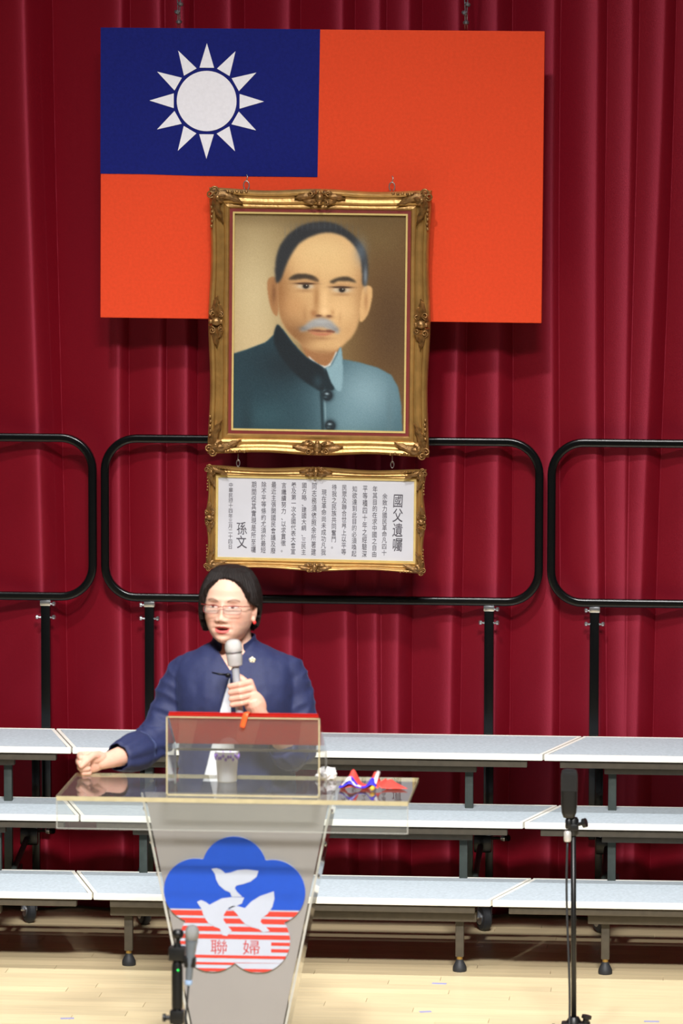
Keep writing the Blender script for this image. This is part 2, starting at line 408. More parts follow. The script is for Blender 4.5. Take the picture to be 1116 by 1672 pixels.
def frame(name, loc, W, Hh, fw, dep, label, cat, s, rot, rim=True):
    t = thing(name, loc, label, cat, rot=rot); zc = Hh / 2
    frame_rails(W, Hh, fw, t, dep, zc)
    cm = corner_mesh(s); ct = centre_mesh(s)
    for sx, sz in ((1, 1), (-1, 1), (-1, -1), (1, -1)):
        o = bpy.data.objects.new('corner_carving', cm); COL.objects.link(o); o.parent = t
        o.location = (-sx * (W / 2 + 0.004), -dep * 0.85, zc + sz * (Hh / 2 + 0.004)); o.scale = (sx, 1, sz)
    for (x, z, a) in ((0, zc + Hh / 2 - fw * 0.42, 0), (0, zc - Hh / 2 + fw * 0.42, math.pi), (W / 2 - fw * 0.42, zc, math.pi / 2), (-W / 2 + fw * 0.42, zc, -math.pi / 2)):
        o = bpy.data.objects.new('centre_carving', ct); COL.objects.link(o); o.parent = t
        o.location = (x, -dep * 0.80, z); o.rotation_euler = (0, a, 0)
    iw, ih = W / 2 - fw, Hh / 2 - fw
    def ring(a, b, y0, y1):
        m_ = MB()
        m_.box((-iw + a, y0, zc + ih - b), (iw - a, y1, zc + ih - a)); m_.box((-iw + a, y0, zc - ih + a), (iw - a, y1, zc - ih + b))
        m_.box((-iw + a, y0, zc - ih + b), (-iw + b, y1, zc + ih - b)); m_.box((iw - b, y0, zc - ih + b), (iw - a, y1, zc + ih - b)); return m_
    if rim:
        obj('liner', ring(-0.002, 0.010, -dep * 0.34, 0), M_liner, t, local=True)
        obj('fillet', ring(0.010, 0.0165, -dep * 0.38, 0), M_fillet, t, local=True)
    else:
        obj('fillet', ring(-0.002, 0.007, -dep * 0.36, 0), M_fillet, t, local=True)
    obj('backing_board', MB().box((-W / 2 + 0.01, -0.002, zc - Hh / 2 + 0.01), (W / 2 - 0.01, 0.006, zc + Hh / 2 - 0.01)), mat('brown_backing', (90, 66, 44), 0.8, var=0.1), t, local=True)
    return t, iw, ih, zc

PT, iw, ih, zc = frame('portrait_painting', (0.0163, -0.180, 1.7132), 0.7926, 0.9492, 0.0745, 0.042,
      'large gilt-framed portrait of a moustached man in a high-collared jacket, hung over the flag', 'painting', 0.060, (0, math.radians(0.45), 0))

# ---- the painting: flat picture coloured per vertex
def inside(poly, U, V):
    r = np.zeros(U.shape, bool); n = len(poly); j = n - 1
    for i in range(n):
        xi, yi = poly[i]; xj, yj = poly[j]
        if yi != yj:
            c = ((yi > V) != (yj > V)) & (U < (xj - xi) * (V - yi) / (yj - yi) + xi); r ^= c
        j = i
    return r
def blur(a, s):
    if s <= 0: return a
    k = int(3 * s) + 1; x = np.arange(-k, k + 1); g = np.exp(-x * x / (2 * s * s)); g /= g.sum()
    p = np.pad(a, k, mode='edge')
    p = np.apply_along_axis(lambda r: np.convolve(r, g, 'valid'), 1, p); return np.apply_along_axis(lambda r: np.convolve(r, g, 'valid'), 0, p)
def spline(pts, n=8):
    P = np.array(pts, float); out = []; m = len(P)
    for i in range(m):
        a, b, c, d = P[i - 1], P[i], P[(i + 1) % m], P[(i + 2) % m]
        for t in np.linspace(0, 1, n, endpoint=False):
            out.append(tuple(0.5 * ((2 * b) + (c - a) * t + (2 * a - 5 * b + 4 * c - d) * t * t + (3 * b - a - 3 * c + d) * t ** 3)))
    return out

def painting(t, iw, ih, zc):
    nx, ny = 300, 380
    u0, u1, v0, v1 = 138, 960, 158, 1192
    U, V = np.meshgrid(np.linspace(u0, u1, nx), np.linspace(v0, v1, ny)); px = (u1 - u0) / nx
    C = np.zeros((ny, nx, 3))
    def G(x, y, sx, sy): return np.exp(-((U - x) / sx) ** 2 - ((V - y) / sy) ** 2)
    def over(mask, col):
        nonlocal C
        col = np.array(col, float); m = np.clip(mask, 0, 1)[..., None]; C = C * (1 - m) + col * m
    def poly(p, col, b=1.0, sp=True, a=1.0): over(a * blur(inside(spline(p) if sp else p, U, V).astype(float), b), col)
    C[:] = (128, 106, 68)
    over(0.95 * G(230, 560, 190, 420), (196, 178, 138)); over(0.6 * G(250, 820, 160, 160), (202, 180, 140))
    over(0.9 / (1 + np.exp(-(U - 690) / 50.0)), (98, 70, 38)); over(0.6 * G(900, 700, 140, 260), (66, 44, 24)); over(0.5 * G(830, 250, 160, 120), (110, 92, 56))
    over(0.55 * np.clip((230 - V) / 80, 0, 1), (92, 74, 44))
    # neck and face
    poly([(470, 740), (660, 740), (650, 800), (625, 840), (585, 895), (520, 870), (480, 830)], (150, 104, 66), 2)
    face = [(345, 500), (345, 400), (380, 320), (450, 262), (540, 235), (640, 245), (710, 290), (750, 370), (758, 470), (756, 560), (742, 650), (715, 725), (668, 780), (620, 812), (560, 822), (500, 806), (440, 760), (388, 705), (356, 630)]
    poly(face, (206, 166, 116), 2.0)
    fm = blur(inside(spline(face), U, V).astype(float), 1.5)
    def sh(x, y, sx, sy, col, a): over(a * fm * G(x, y, sx, sy), col)
    sh(340, 560, 75, 220, (138, 92, 52), .9); sh(430, 740, 110, 90, (120, 78, 44), .8); sh(560, 330, 150, 80, (226, 192, 138), .9); sh(600, 400, 140, 60, (220, 184, 130), .7)
    sh(760, 560, 45, 200, (160, 116, 72), .7); sh(640, 620, 70, 60, (222, 182, 130), .8); sh(560, 790, 60, 30, (206, 166, 116), .6); sh(430, 600, 60, 60, (190, 142, 94), .7)
    sh(560, 835, 120, 26, (118, 76, 44), .8); sh(690, 720, 50, 60, (190, 148, 100), .6)
    # ears
    poly([(296, 490), (312, 462), (342, 470), (350, 540), (348, 640), (325, 632), (304, 570)], (160, 114, 72), 1.2); over(.7 * G(328, 540, 12, 50), (112, 72, 42))
    poly([(752, 520), (780, 496), (802, 512), (798, 570), (778, 640), (742, 664)], (206, 164, 112), 1.2); over(.6 * G(772, 570, 10, 45), (160, 112, 70))
    # hair
    poly([(338, 486), (334, 400), (352, 320), (396, 256), (460, 212), (530, 194), (610, 198), (680, 232), (736, 282), (770, 340), (780, 420), (772, 488), (754, 488), (750, 420), (738, 350), (704, 296), (650, 256), (580, 244), (510, 262), (452, 296), (412, 350), (384, 410), (362, 470)], (40, 42, 46), 2.0)
    over(.55 * G(745, 330, 30, 60), (112, 126, 140)); over(.7 * G(768, 450, 10, 50), (136, 146, 156)); over(.4 * G(560, 215, 120, 16), (62, 66, 72))
    for k in range(14):
        over(.22 * G(380 + 27 * k, 262 - 60 * math.sin(math.pi * (k + 1) / 15), 4, 26), (84, 90, 98))
    # brows
    poly([(398, 470), (432, 446), (486, 444), (530, 458), (542, 482), (486, 468), (436, 472)], (62, 50, 38), 1.6)
    poly([(598, 478), (640, 458), (690, 456), (724, 480), (684, 476), (640, 476), (612, 488)], (66, 54, 40), 1.6)
    # eyes
    for ex, ey in ((480, 503), (654, 518)):
        sh(ex, ey - 14, 52, 18, (146, 100, 62), .6); over(.9 * np.clip(2.2 * G(ex, ey, 36, 11), 0, 1), (196, 178, 152)); over(np.clip(2.4 * G(ex + 2, ey - 1, 12, 10), 0, 1), (40, 32, 26))
        over(.9 * np.clip(1.8 * G(ex, ey - 13 + ((0)), 44, 4.5), 0, 1), (70, 46, 30)); over(.45 * G(ex, ey + 22, 42, 8), (140, 98, 62)); over(.8 * G(ex + 6, ey - 4, 3, 3), (230, 225, 215))
    # nose
    sh(533, 560, 16, 80, (160, 114, 70), .75); sh(572, 570, 18, 70, (230, 190, 138), .75); sh(572, 622, 20, 16, (234, 196, 146), .8); sh(520, 632, 16, 16, (156, 104, 64), .8)
    over(.8 * np.clip(1.6 * G(545, 644, 14, 6), 0, 1), (88, 52, 34)); over(.75 * np.clip(1.6 * G(596, 645, 13, 6), 0, 1), (96, 58, 38)); over(.5 * G(570, 652, 46, 8), (140, 96, 62)); sh(612, 628, 10, 16, (182, 134, 88), .6)
    over(.35 * G(478, 640, 12, 40), (150, 104, 64)); over(.3 * G(648, 650, 10, 30), (170, 124, 80))
    # moustache and mouth
    poly([(456, 716), (484, 686), (520, 662), (562, 654), (606, 668), (640, 706), (640, 728), (612, 716), (566, 700), (522, 702), (486, 716)], (150, 150, 150), 2.4)
    over(.5 * G(470, 706, 24, 12), (90, 88, 88)); over(.4 * G(626, 708, 20, 12), (104, 102, 102)); over(.5 * G(560, 672, 40, 10), (182, 184, 186))
    poly([(488, 716), (540, 710), (566, 714), (600, 710), (626, 722), (566, 722)], (110, 62, 46), 1.2); poly([(500, 722), (560, 724), (614, 724), (584, 738), (536, 738)], (178, 112, 84), 1.6); over(.5 * G(556, 752, 50, 8), (140, 96, 62))
    # collar white, jacket
    poly([(498, 838), (540, 872), (580, 884), (608, 862), (632, 812), (634, 850), (604, 892), (566, 896), (520, 872)], (206, 208, 206), 1.2)
    jac = [(120, 838), (200, 812), (290, 776), (330, 740), (346, 690), (372, 712), (424, 780), (490, 846), (576, 896), (604, 884), (630, 830), (652, 792), (660, 850), (740, 864), (830, 888), (896, 922), (930, 980), (946, 1060), (955, 1215), (120, 1215)]
    jm = blur(inside(jac, U, V).astype(float), 1.2)
    over(jm, (62, 92, 104))
    over(jm * .95 / (1 + np.exp((U - 500) / 70.0)), (26, 50, 60)); over(jm * .9 * G(770, 1010, 170, 170), (128, 158, 170)); over(jm * .6 * G(690, 1140, 110, 120), (110, 142, 154)); over(jm * .7 * G(300, 1130, 130, 80), (44, 76, 86)); over(jm * .7 * G(400, 880, 150, 90), (16, 28, 36)); over(jm * .5 * G(200, 1160, 30, 120), (20, 38, 46)); over(jm * .5 * G(890, 1120, 16, 120), (86, 112, 122))
    poly([(344, 692), (372, 716), (424, 784), (492, 850), (574, 902), (574, 1004), (520, 986), (440, 930), (370, 850), (330, 770)], (17, 27, 34), 1.6); over(jm * .5 * G(545, 960, 24, 30), (48, 76, 88))
    poly([(582, 896), (606, 884), (632, 838), (654, 796), (664, 900), (660, 990), (640, 1004), (606, 960)], (126, 158, 170), 1.2); poly([(580, 898), (606, 960), (624, 996), (584, 1000), (572, 960)], (20, 34, 42), 1.2)
    over(jm * .8 * np.clip(1.3 * np.exp(-((U - 560 - (V - 1000) * 0.05) / 7) ** 2), 0, 1) * (V > 1000), (22, 42, 50)); over(jm * .5 * np.exp(-((U - 576 - (V - 1000) * 0.05) / 5) ** 2) * (V > 1000), (140, 168, 178))
    for by, bx in ((1026, 590), (1172, 605)):
        over(np.clip(3 * G(bx, by, 21, 21), 0, 1), (22, 34, 42)); over(.9 * G(bx - 2, by - 8, 10, 6), (150, 170, 180)); over(.6 * G(bx - 8, by + 8, 10, 5), (80, 104, 114))
    C = np.clip(C + np.random.RandomState(3).normal(0, 3.0, C.shape[:2])[..., None], 0, 255)
    c = C / 255; c = np.where(c <= .04045, c / 12.92, ((c + .055) / 1.055) ** 2.4)
    m = 0.0165
    X = np.linspace(-iw + m, iw - m, nx); Z = np.linspace(zc + ih - m, zc - ih + m, ny); XX, ZZ = np.meshgrid(X, Z)
    vs = np.stack([XX, np.full_like(XX, -0.006), ZZ], -1).reshape(-1, 3); idx = np.arange(nx * ny).reshape(ny, nx)
    f = np.stack([idx[:-1, :-1], idx[1:, :-1], idx[1:, 1:], idx[:-1, 1:]], -1).reshape(-1, 4)
    me = bpy.data.meshes.new('canvas'); me.from_pydata(vs.tolist(), [], f.tolist())
    a = me.color_attributes.new('paint', 'FLOAT_COLOR', 'POINT'); a.data.foreach_set('color', np.concatenate([c.reshape(-1, 3), np.ones((nx * ny, 1))], 1).ravel())
    obj('canvas', me, mat('oil_paint', (128, 128, 128), 0.55, attr='paint', bump=0.05, bscale=220, spec=0.3), t, local=True)
painting(PT, iw, ih, zc)
M_hook = mat('steel_hook', (170, 168, 165), 0.35, 0.8, var=0.1)
for xh, zt, lab in ((-0.2415, 2.661, 'left'), (0.2775, 2.659, 'right')):
    h = MB(); h.tube([(xh + 0.010 * math.cos(a), -0.184, zt + 0.012 + 0.016 * math.sin(a)) for a in np.linspace(-1.2, 4.3, 14)], 0.0022, 6)
    h.tube([(xh, -0.184, zt + 0.028), (xh + 0.004, -0.181, zt + 0.042), (xh, -0.178, zt + 0.05)], 0.002, 6)
    obj('hook', h, M_hook, PT, True)

TF, iw2, ih2, zc2 = frame('calligraphy_frame', (0.0058, -0.180, 1.2971), 0.7886, 0.3728, 0.036, 0.030,
      'gilt-framed sheet of vertical black calligraphy hung beneath the portrait', 'frame', 0.039, (0, math.radians(0.6), 0), rim=False)
M_paper = mat('grey_white_paper', (190, 191, 200), 0.7, var=0.03, scale=8)
obj('paper', MB().box((-iw2 + 0.006, -0.006, zc2 - ih2 + 0.006), (iw2 - 0.006, -0.003, zc2 + ih2 - 0.006)), M_paper, TF, local=True)
M_ink = mat('black_ink', (66, 62, 72), 0.7, var=0.2)
def text_mesh(body, size, align='CENTER', line=1.0, shear=0.0, off=0.0):
    c = bpy.data.curves.new('text', 'FONT'); c.body = body; c.size = size; c.align_x = align; c.align_y = 'TOP'; c.space_line = line; c.resolution_u = 2; c.shear = shear; c.offset = off
    o = bpy.data.objects.new('text', c); COL.objects.link(o)
    dg = bpy.context.evaluated_depsgraph_get(); me = bpy.data.meshes.new_from_object(o.evaluated_get(dg)); 
    bpy.data.objects.remove(o); bpy.data.curves.remove(c); return me
def column(chars, u, vt, vb, size, y=-0.0064, off=0.0, shear=0.0):
    """a vertical column of characters in the sheet's own millimetres"""
    n = len(chars); me = text_mesh('\n'.join(chars), size, line=1.0, off=off, shear=shear)
    co = np.empty(len(me.vertices) * 3); me.vertices.foreach_get('co', co); co = co.reshape(-1, 3)
    zmin, zmax = co[:, 1].min(), co[:, 1].max(); xm = (co[:, 0].min() + co[:, 0].max()) / 2
    k = (vt - vb) / (zmax - zmin)
    out = np.stack([u + (co[:, 0] - xm), np.full(len(co), y), vb + (co[:, 1] - zmin) * k], -1)
    me.vertices.foreach_set('co', out.ravel()); obj('writing', me, M_ink, TF, local=True)
def sheet(px, py):  # measured on the sheet: left 100..right 1022, top 112..bottom 500
    return -iw2 + 2 * iw2 * (px - 97) / (1024 - 97), zc2 + ih2 - 2 * ih2 * (py - 110) / (508 - 110)
cols = [('余致力國民革命凡四十', 880, 180, 476), ('年其目的在求中國之自由', 834, 146, 484), ('平等積四十年之經驗深', 788, 146, 486), ('知欲達到此目的必須喚起', 740, 148, 484), ('民眾及聯合世界上以平等', 692, 144, 476),
        ('待我之民族共同奮鬥。', 645, 142, 448), ('現在革命尚未成功凡我', 598, 168, 480), ('同志務須依照余所著建', 552, 138, 482), ('國方略、建國大綱、三民主', 506, 138, 480), ('義及第一次全國代表大會宣', 457, 136, 478), ('言繼續努力、以求貫徹。', 411, 138, 470),
        ('最近主張開國民會議及廢', 364, 136, 478), ('除不平等條約尤須於最短', 318, 136, 476), ('期間促其實現是所至囑', 272, 136, 476), ('中華民國十四年三月二十四日', 164, 144, 460)]
for ch, u, a, b in cols:
    x, zt = sheet(u, a); _, zb = sheet(u, b); column(ch, x, zt, zb, 0.0185 if u != 164 else 0.0165, off=0.0001)
x, zt = sheet(940, 184); _, zb = sheet(940, 455); column('國父遺囑', x, zt, zb, 0.038, off=0.0002, shear=0.06)
x, zt = sheet(217, 330); _, zb = sheet(217, 456); column('孫文', x, zt, zb, 0.038, off=0.0002, shear=-0.12)
for xh in (-0.272, 0.281):
    h = MB()
    h.tube([(xh + 0.006 * math.cos(a), -0.178, 1.681 + 0.012 * math.sin(a)) for a in np.linspace(0, 2 * math.pi, 12, endpoint=False)], 0.0016, 6, closed=True)
    h.tube([(xh, -0.178 + 0.006 * math.cos(a), 1.700 + 0.014 * math.sin(a)) for a in np.linspace(0, 2 * math.pi, 12, endpoint=False)], 0.0016, 6, closed=True)
    obj('chain_link', h, M_hook, TF, True)

# ------------------------------------------------------------------ choir risers
M_carpet = mat('grey_fleck_carpet', (170, 180, 187), 0.95, var=0.14, scale=150, bump=0.3, bscale=220, aniso=(0.6, 1, 1))
M_edge = mat('pale_aluminium_edge', (240, 238, 228), 0.4, 0.0, var=0.04)
M_ply = mat('dark_plywood', (44, 36, 32), 0.8, var=0.1)
M_steel = mat('dark_bronze_steel', (74, 68, 58), 0.5, 0.3, var=0.12, scale=40)
M_leg = mat('grey_green_steel', (58, 66, 62), 0.5, 0.3, var=0.12, scale=40)
M_rubber = mat('black_rubber', (38, 40, 44), 0.6, var=0.1)
M_brass = mat('brass_collar', (170, 140, 80), 0.3, 0.8, var=0.1)
M_chrome = mat('bright_steel', (190, 192, 196), 0.22, 0.9, var=0.08)
M_black = mat('black_enamel', (7, 8, 9), 0.22, 0.0, var=0.1, spec=0.35)
TIERS = [(0.265, -1.015, -0.570), (0.478, -0.668, -0.280), (0.685, -0.452, 0.0)]

def riser(xc, flip, label):
    t = thing('choir_riser', (xc, -0.5, 0.0), label, 'riser', 'choir risers')
    def hwid(Y):    # half width at depth Y; alternate units are turned round
        h = 0.959 + 0.266 * Y
        return (1.652 - h) - 0.003 if flip else h - 0.003
    for zt, yf, yb in TIERS:
        a, b = hwid(yf), hwid(yb)
        e = 0.022
        def quad(y0, y1, inset): return [(xc - hwid(y0) + inset, y0), (xc + hwid(y0) - inset, y0), (xc + hwid(y1) - inset, y1), (xc - hwid(y1) + inset, y1)]
        d = obj('deck', MB().prism(quad(yf + e * 0.4, yb - e * 0.5, 0.012), 'z', zt - 0.024, zt - 0.004), M_ply, t)
        obj('carpet', MB().prism(quad(yf + e * 0.4, yb - e * 0.5, 0.0122), 'z', zt - 0.0038, zt - 0.0002), M_carpet, d)
        obj('edge_trim', MB().box((xc - a, yf, zt - 0.021), (xc + a, yf + 0.012, zt + 0.0012), 0.003), M_edge, d, 40)
        obj('edge_trim', MB().box((xc - b, yb - 0.014, zt - 0.021), (xc + b, yb, zt + 0.001), 0.003), M_edge, d, 40)
        for s in (-1, 1):
            poly = [(xc + s * (a - 0.013), yf + 0.012), (xc + s * a, yf + 0.012), (xc + s * b, yb - 0.014), (xc + s * (b - 0.013), yb - 0.014)]
            obj('edge_trim', MB().prism(poly, 'z', zt - 0.021, zt + 0.0006), M_edge, d)
        bm_ = MB().box((xc - a + 0.055, yf + 0.012, zt - 0.048), (xc + a - 0.055, yf + 0.045, zt - 0.0245), 0.003)
        obj('deck_beam', bm_, M_steel, t, 40)
        if zt < 0.3:
            obj('cross_beam', MB().box((xc - 0.635, yf + 0.050, zt - 0.085), (xc + 0.635, yf + 0.092, zt - 0.0485), 0.004), M_steel, t, 40)
        else:
            obj('cross_beam', MB().box((xc - 0.600, yf + 0.050, zt - 0.074), (xc + 0.600, yf + 0.085, zt - 0.0485), 0.004), M_steel, t, 40)
        for s in (-1, 1):
            lx = xc + s * {0.265: 0.575, 0.478: 0.566, 0.685: 0.572}[zt]; ly = yf + 0.092
            zb = 0.052 if zt < 0.3 else 0.17
            L = obj('leg', MB().box((lx - 0.0145, ly - 0.0145, zb), (lx + 0.0145, ly + 0.0145, zt - 0.0485 if zt > .3 else zt - 0.085), 0.003), M_leg if zt > 0.3 else M_steel, t, 40)
            if zt < 0.3:
                obj('collar', MB().lathe([(0.0105, 0.034), (0.0105, 0.053)], (lx, ly, 0), 14), M_brass, L, 40)
                obj('rubber_foot', MB().lathe([(0.023, 0.0), (0.0245, 0.006), (0.0235, 0.016), (0.018, 0.028), (0.013, 0.036), (0.012, 0.042)], (lx, ly, 0), 18), M_rubber, L, 40)
            else:
                obj('side_rail', MB().box((lx - 0.012, ly - 0.012, 0.172), (lx + 0.012, -0.07 if zt < .6 else -0.05, 0.198), 0.003), M_leg, t, 40) if zt < .6 else None
    for s in (-1, 1):
        bx = xc + s * 0.628
        obj('back_leg', MB().box((bx - 0.014, -0.075, 0.118), (bx + 0.014, -0.045, 0.6365), 0.003), M_black, t, 40)
        obj('latch', MB().box((bx - 0.055 * (1 if s > 0 else .2), -0.10, 0.27), (bx + 0.055 * (1 if s < 0 else .2), -0.076, 0.335), 0.008).lathe([(0.006, 0), (0.006, 0.05), (0.012, 0.055), (0.012, 0.075)], (bx + 0.012, -0.10, 0.325), 12, (0.75, -0.5, 0.1)), [M_black, M_chrome], t, 40)
        obj('latch_knob', MB().lathe([(0.011, 0), (0.013, 0.004), (0.013, 0.014), (0.008, 0.02)], (bx + 0.048, -0.128, 0.331), 12, (0.75, -0.5, 0.1)), M_chrome, t, 40)
        c = obj('caster', MB().lathe([(0.020, -0.016), (0.040, -0.015), (0.046, -0.009), (0.046, 0.009), (0.040, 0.015), (0.020, 0.016)], (bx - s * 0.012, -0.17, 0.046), 26, (0.9, 0.45, 0)), M_rubber, t, 40)
        obj('caster_hub', MB().lathe([(0.024, -0.019), (0.025, 0.019)], (bx - s * 0.012, -0.17, 0.046), 18, (0.9, 0.45, 0)), M_chrome, c, 40)
        fk = MB()
        for q in (-1, 1): fk.tube([(bx - s * 0.012 + q * 0.022, -0.17 + q * 0.011, 0.046), (bx - s * 0.012 + q * 0.02, -0.13 + q * 0.011, 0.100), (bx - s * 0.012, -0.10, 0.118)], [0.007, 0.010, 0.012], 8)
        fk.box((bx - 0.03, -0.125, 0.108), (bx + 0.03, -0.045, 0.120), 0.002)
        obj('caster_fork', fk, M_chrome, c, 40)
        obj('side_rail', MB().tube([(bx - s * 0.03, -0.06, 0.30), (bx - s * 0.03, -0.57, 0.21)], 0.011, 8), M_leg, t, True)
    return t
riser(0.0, False, 'middle three-step grey carpeted choir riser, directly behind the speaker')
riser(-1.652, True, 'left three-step grey carpeted choir riser, running out of frame on the left')
riser(1.652, True, 'right three-step grey carpeted choir riser, running out of frame on the right')

def guard_rail(x0, x1, posts, label):
    zb, zt, rc = 1.1685, 1.7475, 0.115; yy = 0.02
    t = thing('guard_rail', ((x0 + x1) / 2, yy, 0.685), label, 'railing', 'guard rails on top of the risers')
    r0 = 0.0145; a, b = x0 + r0, x1 - r0; pts = []
    for cx, cz, s in ((b - rc, zt - rc, 0), (a + rc, zt - rc, 1), (a + rc, zb + rc, 2), (b - rc, zb + rc, 3)):
        for i in range(11):
            th = math.pi / 2 * (s + i / 10); pts.append((cx + rc * math.cos(th), yy, cz + rc * math.sin(th)))
    obj('rail_loop', MB().tube(pts, r0 * 1.04, 20, closed=True, up=(0, 1, 0), square=7), M_black, t, True)
    for px in posts:
        p = obj('post', MB().box((px - 0.017, yy - 0.014, 0.305), (px + 0.017, yy + 0.014, zb - 0.02), 0.004), M_black, t, 40)
        c = MB().box((px - 0.020, yy - 0.018, zb - 0.034), (px + 0.020, yy + 0.018, zb - 0.0135), 0.004)
        obj('clamp', c, M_chrome, p, 40)
        s = 1 if px > (x0 + x1) / 2 else -1
        for dz, q in ((-0.034, s), (-0.083, -1), (-0.083, 1)):
            obj('bolt', MB().lathe([(0.004, 0), (0.004, 0.010), (0.0085, 0.012), (0.0085, 0.019), (0.004, 0.022)], (px + q * 0.016, yy - 0.008, zb + dz + 0.006), 10, (q, -0.2, 0.1)), M_chrome, p, 40)
guard_rail(-0.7925, 0.812, (-0.6165, 0.619), 'black tubular guard rail in the middle, crossing in front of both gilt frames')
guard_rail(-2.42, -0.8095, (-2.22, -0.997), 'black tubular guard rail at the left, cut by the left frame edge')
guard_rail(0.8275, 2.43, (1.0, 2.24), 'black tubular guard rail at the right, cut by the right frame edge')

# ------------------------------------------------------------------ lectern
TZ = 0.965
M_clear = clear_mat('clear_acrylic', (215, 215, 208), 0.05)
M_clear_front = clear_mat('clear_acrylic_pane', (225, 222, 214), 0.03, 0.06)
M_acedge = mat('acrylic_cut_edge', (182, 170, 134), 0.25, var=0.08, spec=0.8)
def frosted():
    m = mat('frosted_acrylic', (158, 155, 154), 0.42, 0.35, var=0.06, scale=3, aniso=(1, 1, 0.6), bump=0.03, bscale=40); return m
M_frost = frosted()
LC = thing('lectern', (0.0255, -2.95, 0.0), 'clear and frosted acrylic lectern with a blue and red plum-blossom emblem', 'lectern')
x0, x1, yb, yf = -0.5005, 0.5555, -2.755, -3.2
tt = obj('tabletop', MB().box((x0, yf, TZ - 0.012), (x1, yb, TZ)), M_clear, LC)
for a, b in (((x0, yf - 0.0015, TZ - 0.0135), (x1, yf - 0.0001, TZ)), ((x0, yb + 0.0001, TZ - 0.012), (x1, yb + 0.0015, TZ)), ((x0 - 0.0015, yf, TZ - 0.012), (x0 - 0.0001, yb, TZ)), ((x1 + 0.0001, yf, TZ - 0.012), (x1 + 0.0015, yb, TZ))):
    obj('cut_edge', MB().box(a, b), M_acedge, tt)
ap = obj('front_apron', MB().box((x0, yf - 0.0005, 0.868), (x1, yf + 0.006, TZ - 0.014)), M_clear, LC)
M_line = mat('bright_acrylic_edge', (176, 175, 168), 0.2, var=0.04, spec=0.8)
obj('cut_edge', MB().box((x0, yf - 0.001, 0.8664), (x1, yf + 0.006, 0.8678)), M_line, ap)
for xx in (x0, x1): obj('cut_edge', MB().box((xx - 0.001, yf - 0.001, 0.8678), (xx + 0.001, yf + 0.006, TZ - 0.014)), M_line, ap)
# tapering body
YB = -3.03; xcb = 0.0265
def hb(z): return 0.102 + (0.2935 - 0.102) * z / (TZ - 0.0125)
ztop = TZ - 0.0125; zb0 = 0.022
fp = obj('front_panel', MB().prism([(xcb - hb(zb0) + 0.012, zb0), (xcb + hb(zb0) - 0.012, zb0), (xcb + hb(ztop) - 0.012, ztop), (xcb - hb(ztop) + 0.012, ztop)], 'y', YB, YB + 0.010), M_frost, LC)
for s in (-1, 1):
    sp = MB()
    q = [(xcb + s * (hb(z) - (0.012 if k else 0.0)), z) for k, z in ((1, zb0), (0, zb0), (0, ztop), (1, ztop))]
    sp.prism(q, 'y', YB - 0.004, YB + 0.24)
    so = obj('side_panel', sp, M_clear_front, LC)
    q2 = [(xcb + s * (hb(z) - (0.0115 if k else 0.0)), z) for k, z in ((1, zb0), (0, zb0), (0, ztop), (1, ztop))]
    q2 = [(xcb + s * (hb(z) - (0.007 if k else 0.0)), z) for k, z in ((1, zb0), (0, zb0), (0, ztop), (1, ztop))]
    obj('cut_edge', MB().prism(q2, 'y', YB - 0.0055, YB - 0.0042), M_line, so)
obj('base_plate', MB().box((xcb - 0.28, YB - 0.06, 0.0), (xcb + 0.28, YB + 0.34, 0.0215), 0.004), M_clear_front, LC, 40)
for s in (-1, 1):
    for zz in (0.90, 0.80, 0.70):
        obj('screw', MB().lathe([(0.006, 0), (0.008, 0.003), (0.005, 0.006)], (xcb + s * (hb(zz) + 0.0005), YB + 0.02, zz), 10, (s, 0, 0)), M_chrome, LC, 40)
# reading box on the tabletop
bx0, bx1, byf, byb = -0.1745, 0.2865, -3.15, -2.93
rb = obj('reading_box', MB().box((bx0, byf, TZ + 0.0003), (bx1, byf + 0.006, 1.2025)), M_clear_front, LC)
for a, b in (((bx0, byf - 0.001, 1.2003), (bx1, byf + 0.006, 1.2035)), ((bx0 - 0.001, byf - 0.001, TZ), (bx0 + 0.003, byf + 0.006, 1.2025)), ((bx1 - 0.003, byf - 0.001, TZ), (bx1 + 0.001, byf + 0.006, 1.2025)), ((bx0, byf - 0.001, TZ), (bx1, byf + 0.006, TZ + 0.0032))):
    obj('cut_edge', MB().box(a, b), M_acedge, rb)
for xx in (bx0, bx1):
    pl = [(byf + 0.0065, TZ + 0.0003), (byb, TZ + 0.0003), (byb, 1.072), (byf + 0.0065, 1.196)]
    so = obj('reading_box_side', MB().prism(pl, 'x', xx - 0.003, xx + 0.003), M_clear_front, LC)
    obj('cut_edge', MB().box((xx - 0.0032, byb, TZ), (xx + 0.0032, byb + 0.0015, 1.072)), M_line, so)
slope = [(byf + 0.0065, 1.1935), (byb - 0.0, 1.068), (byb - 0.0, 1.074), (byf + 0.0065, 1.1995)]
sl = obj('reading_slope', MB().prism(slope, 'x', bx0 + 0.004, bx1 - 0.004), M_clear, LC)
obj('cut_edge', MB().box((bx0 + 0.004, byb + 0.0001, 1.067), (bx1 - 0.004, byb + 0.0016, 1.0745)), M_line, sl)
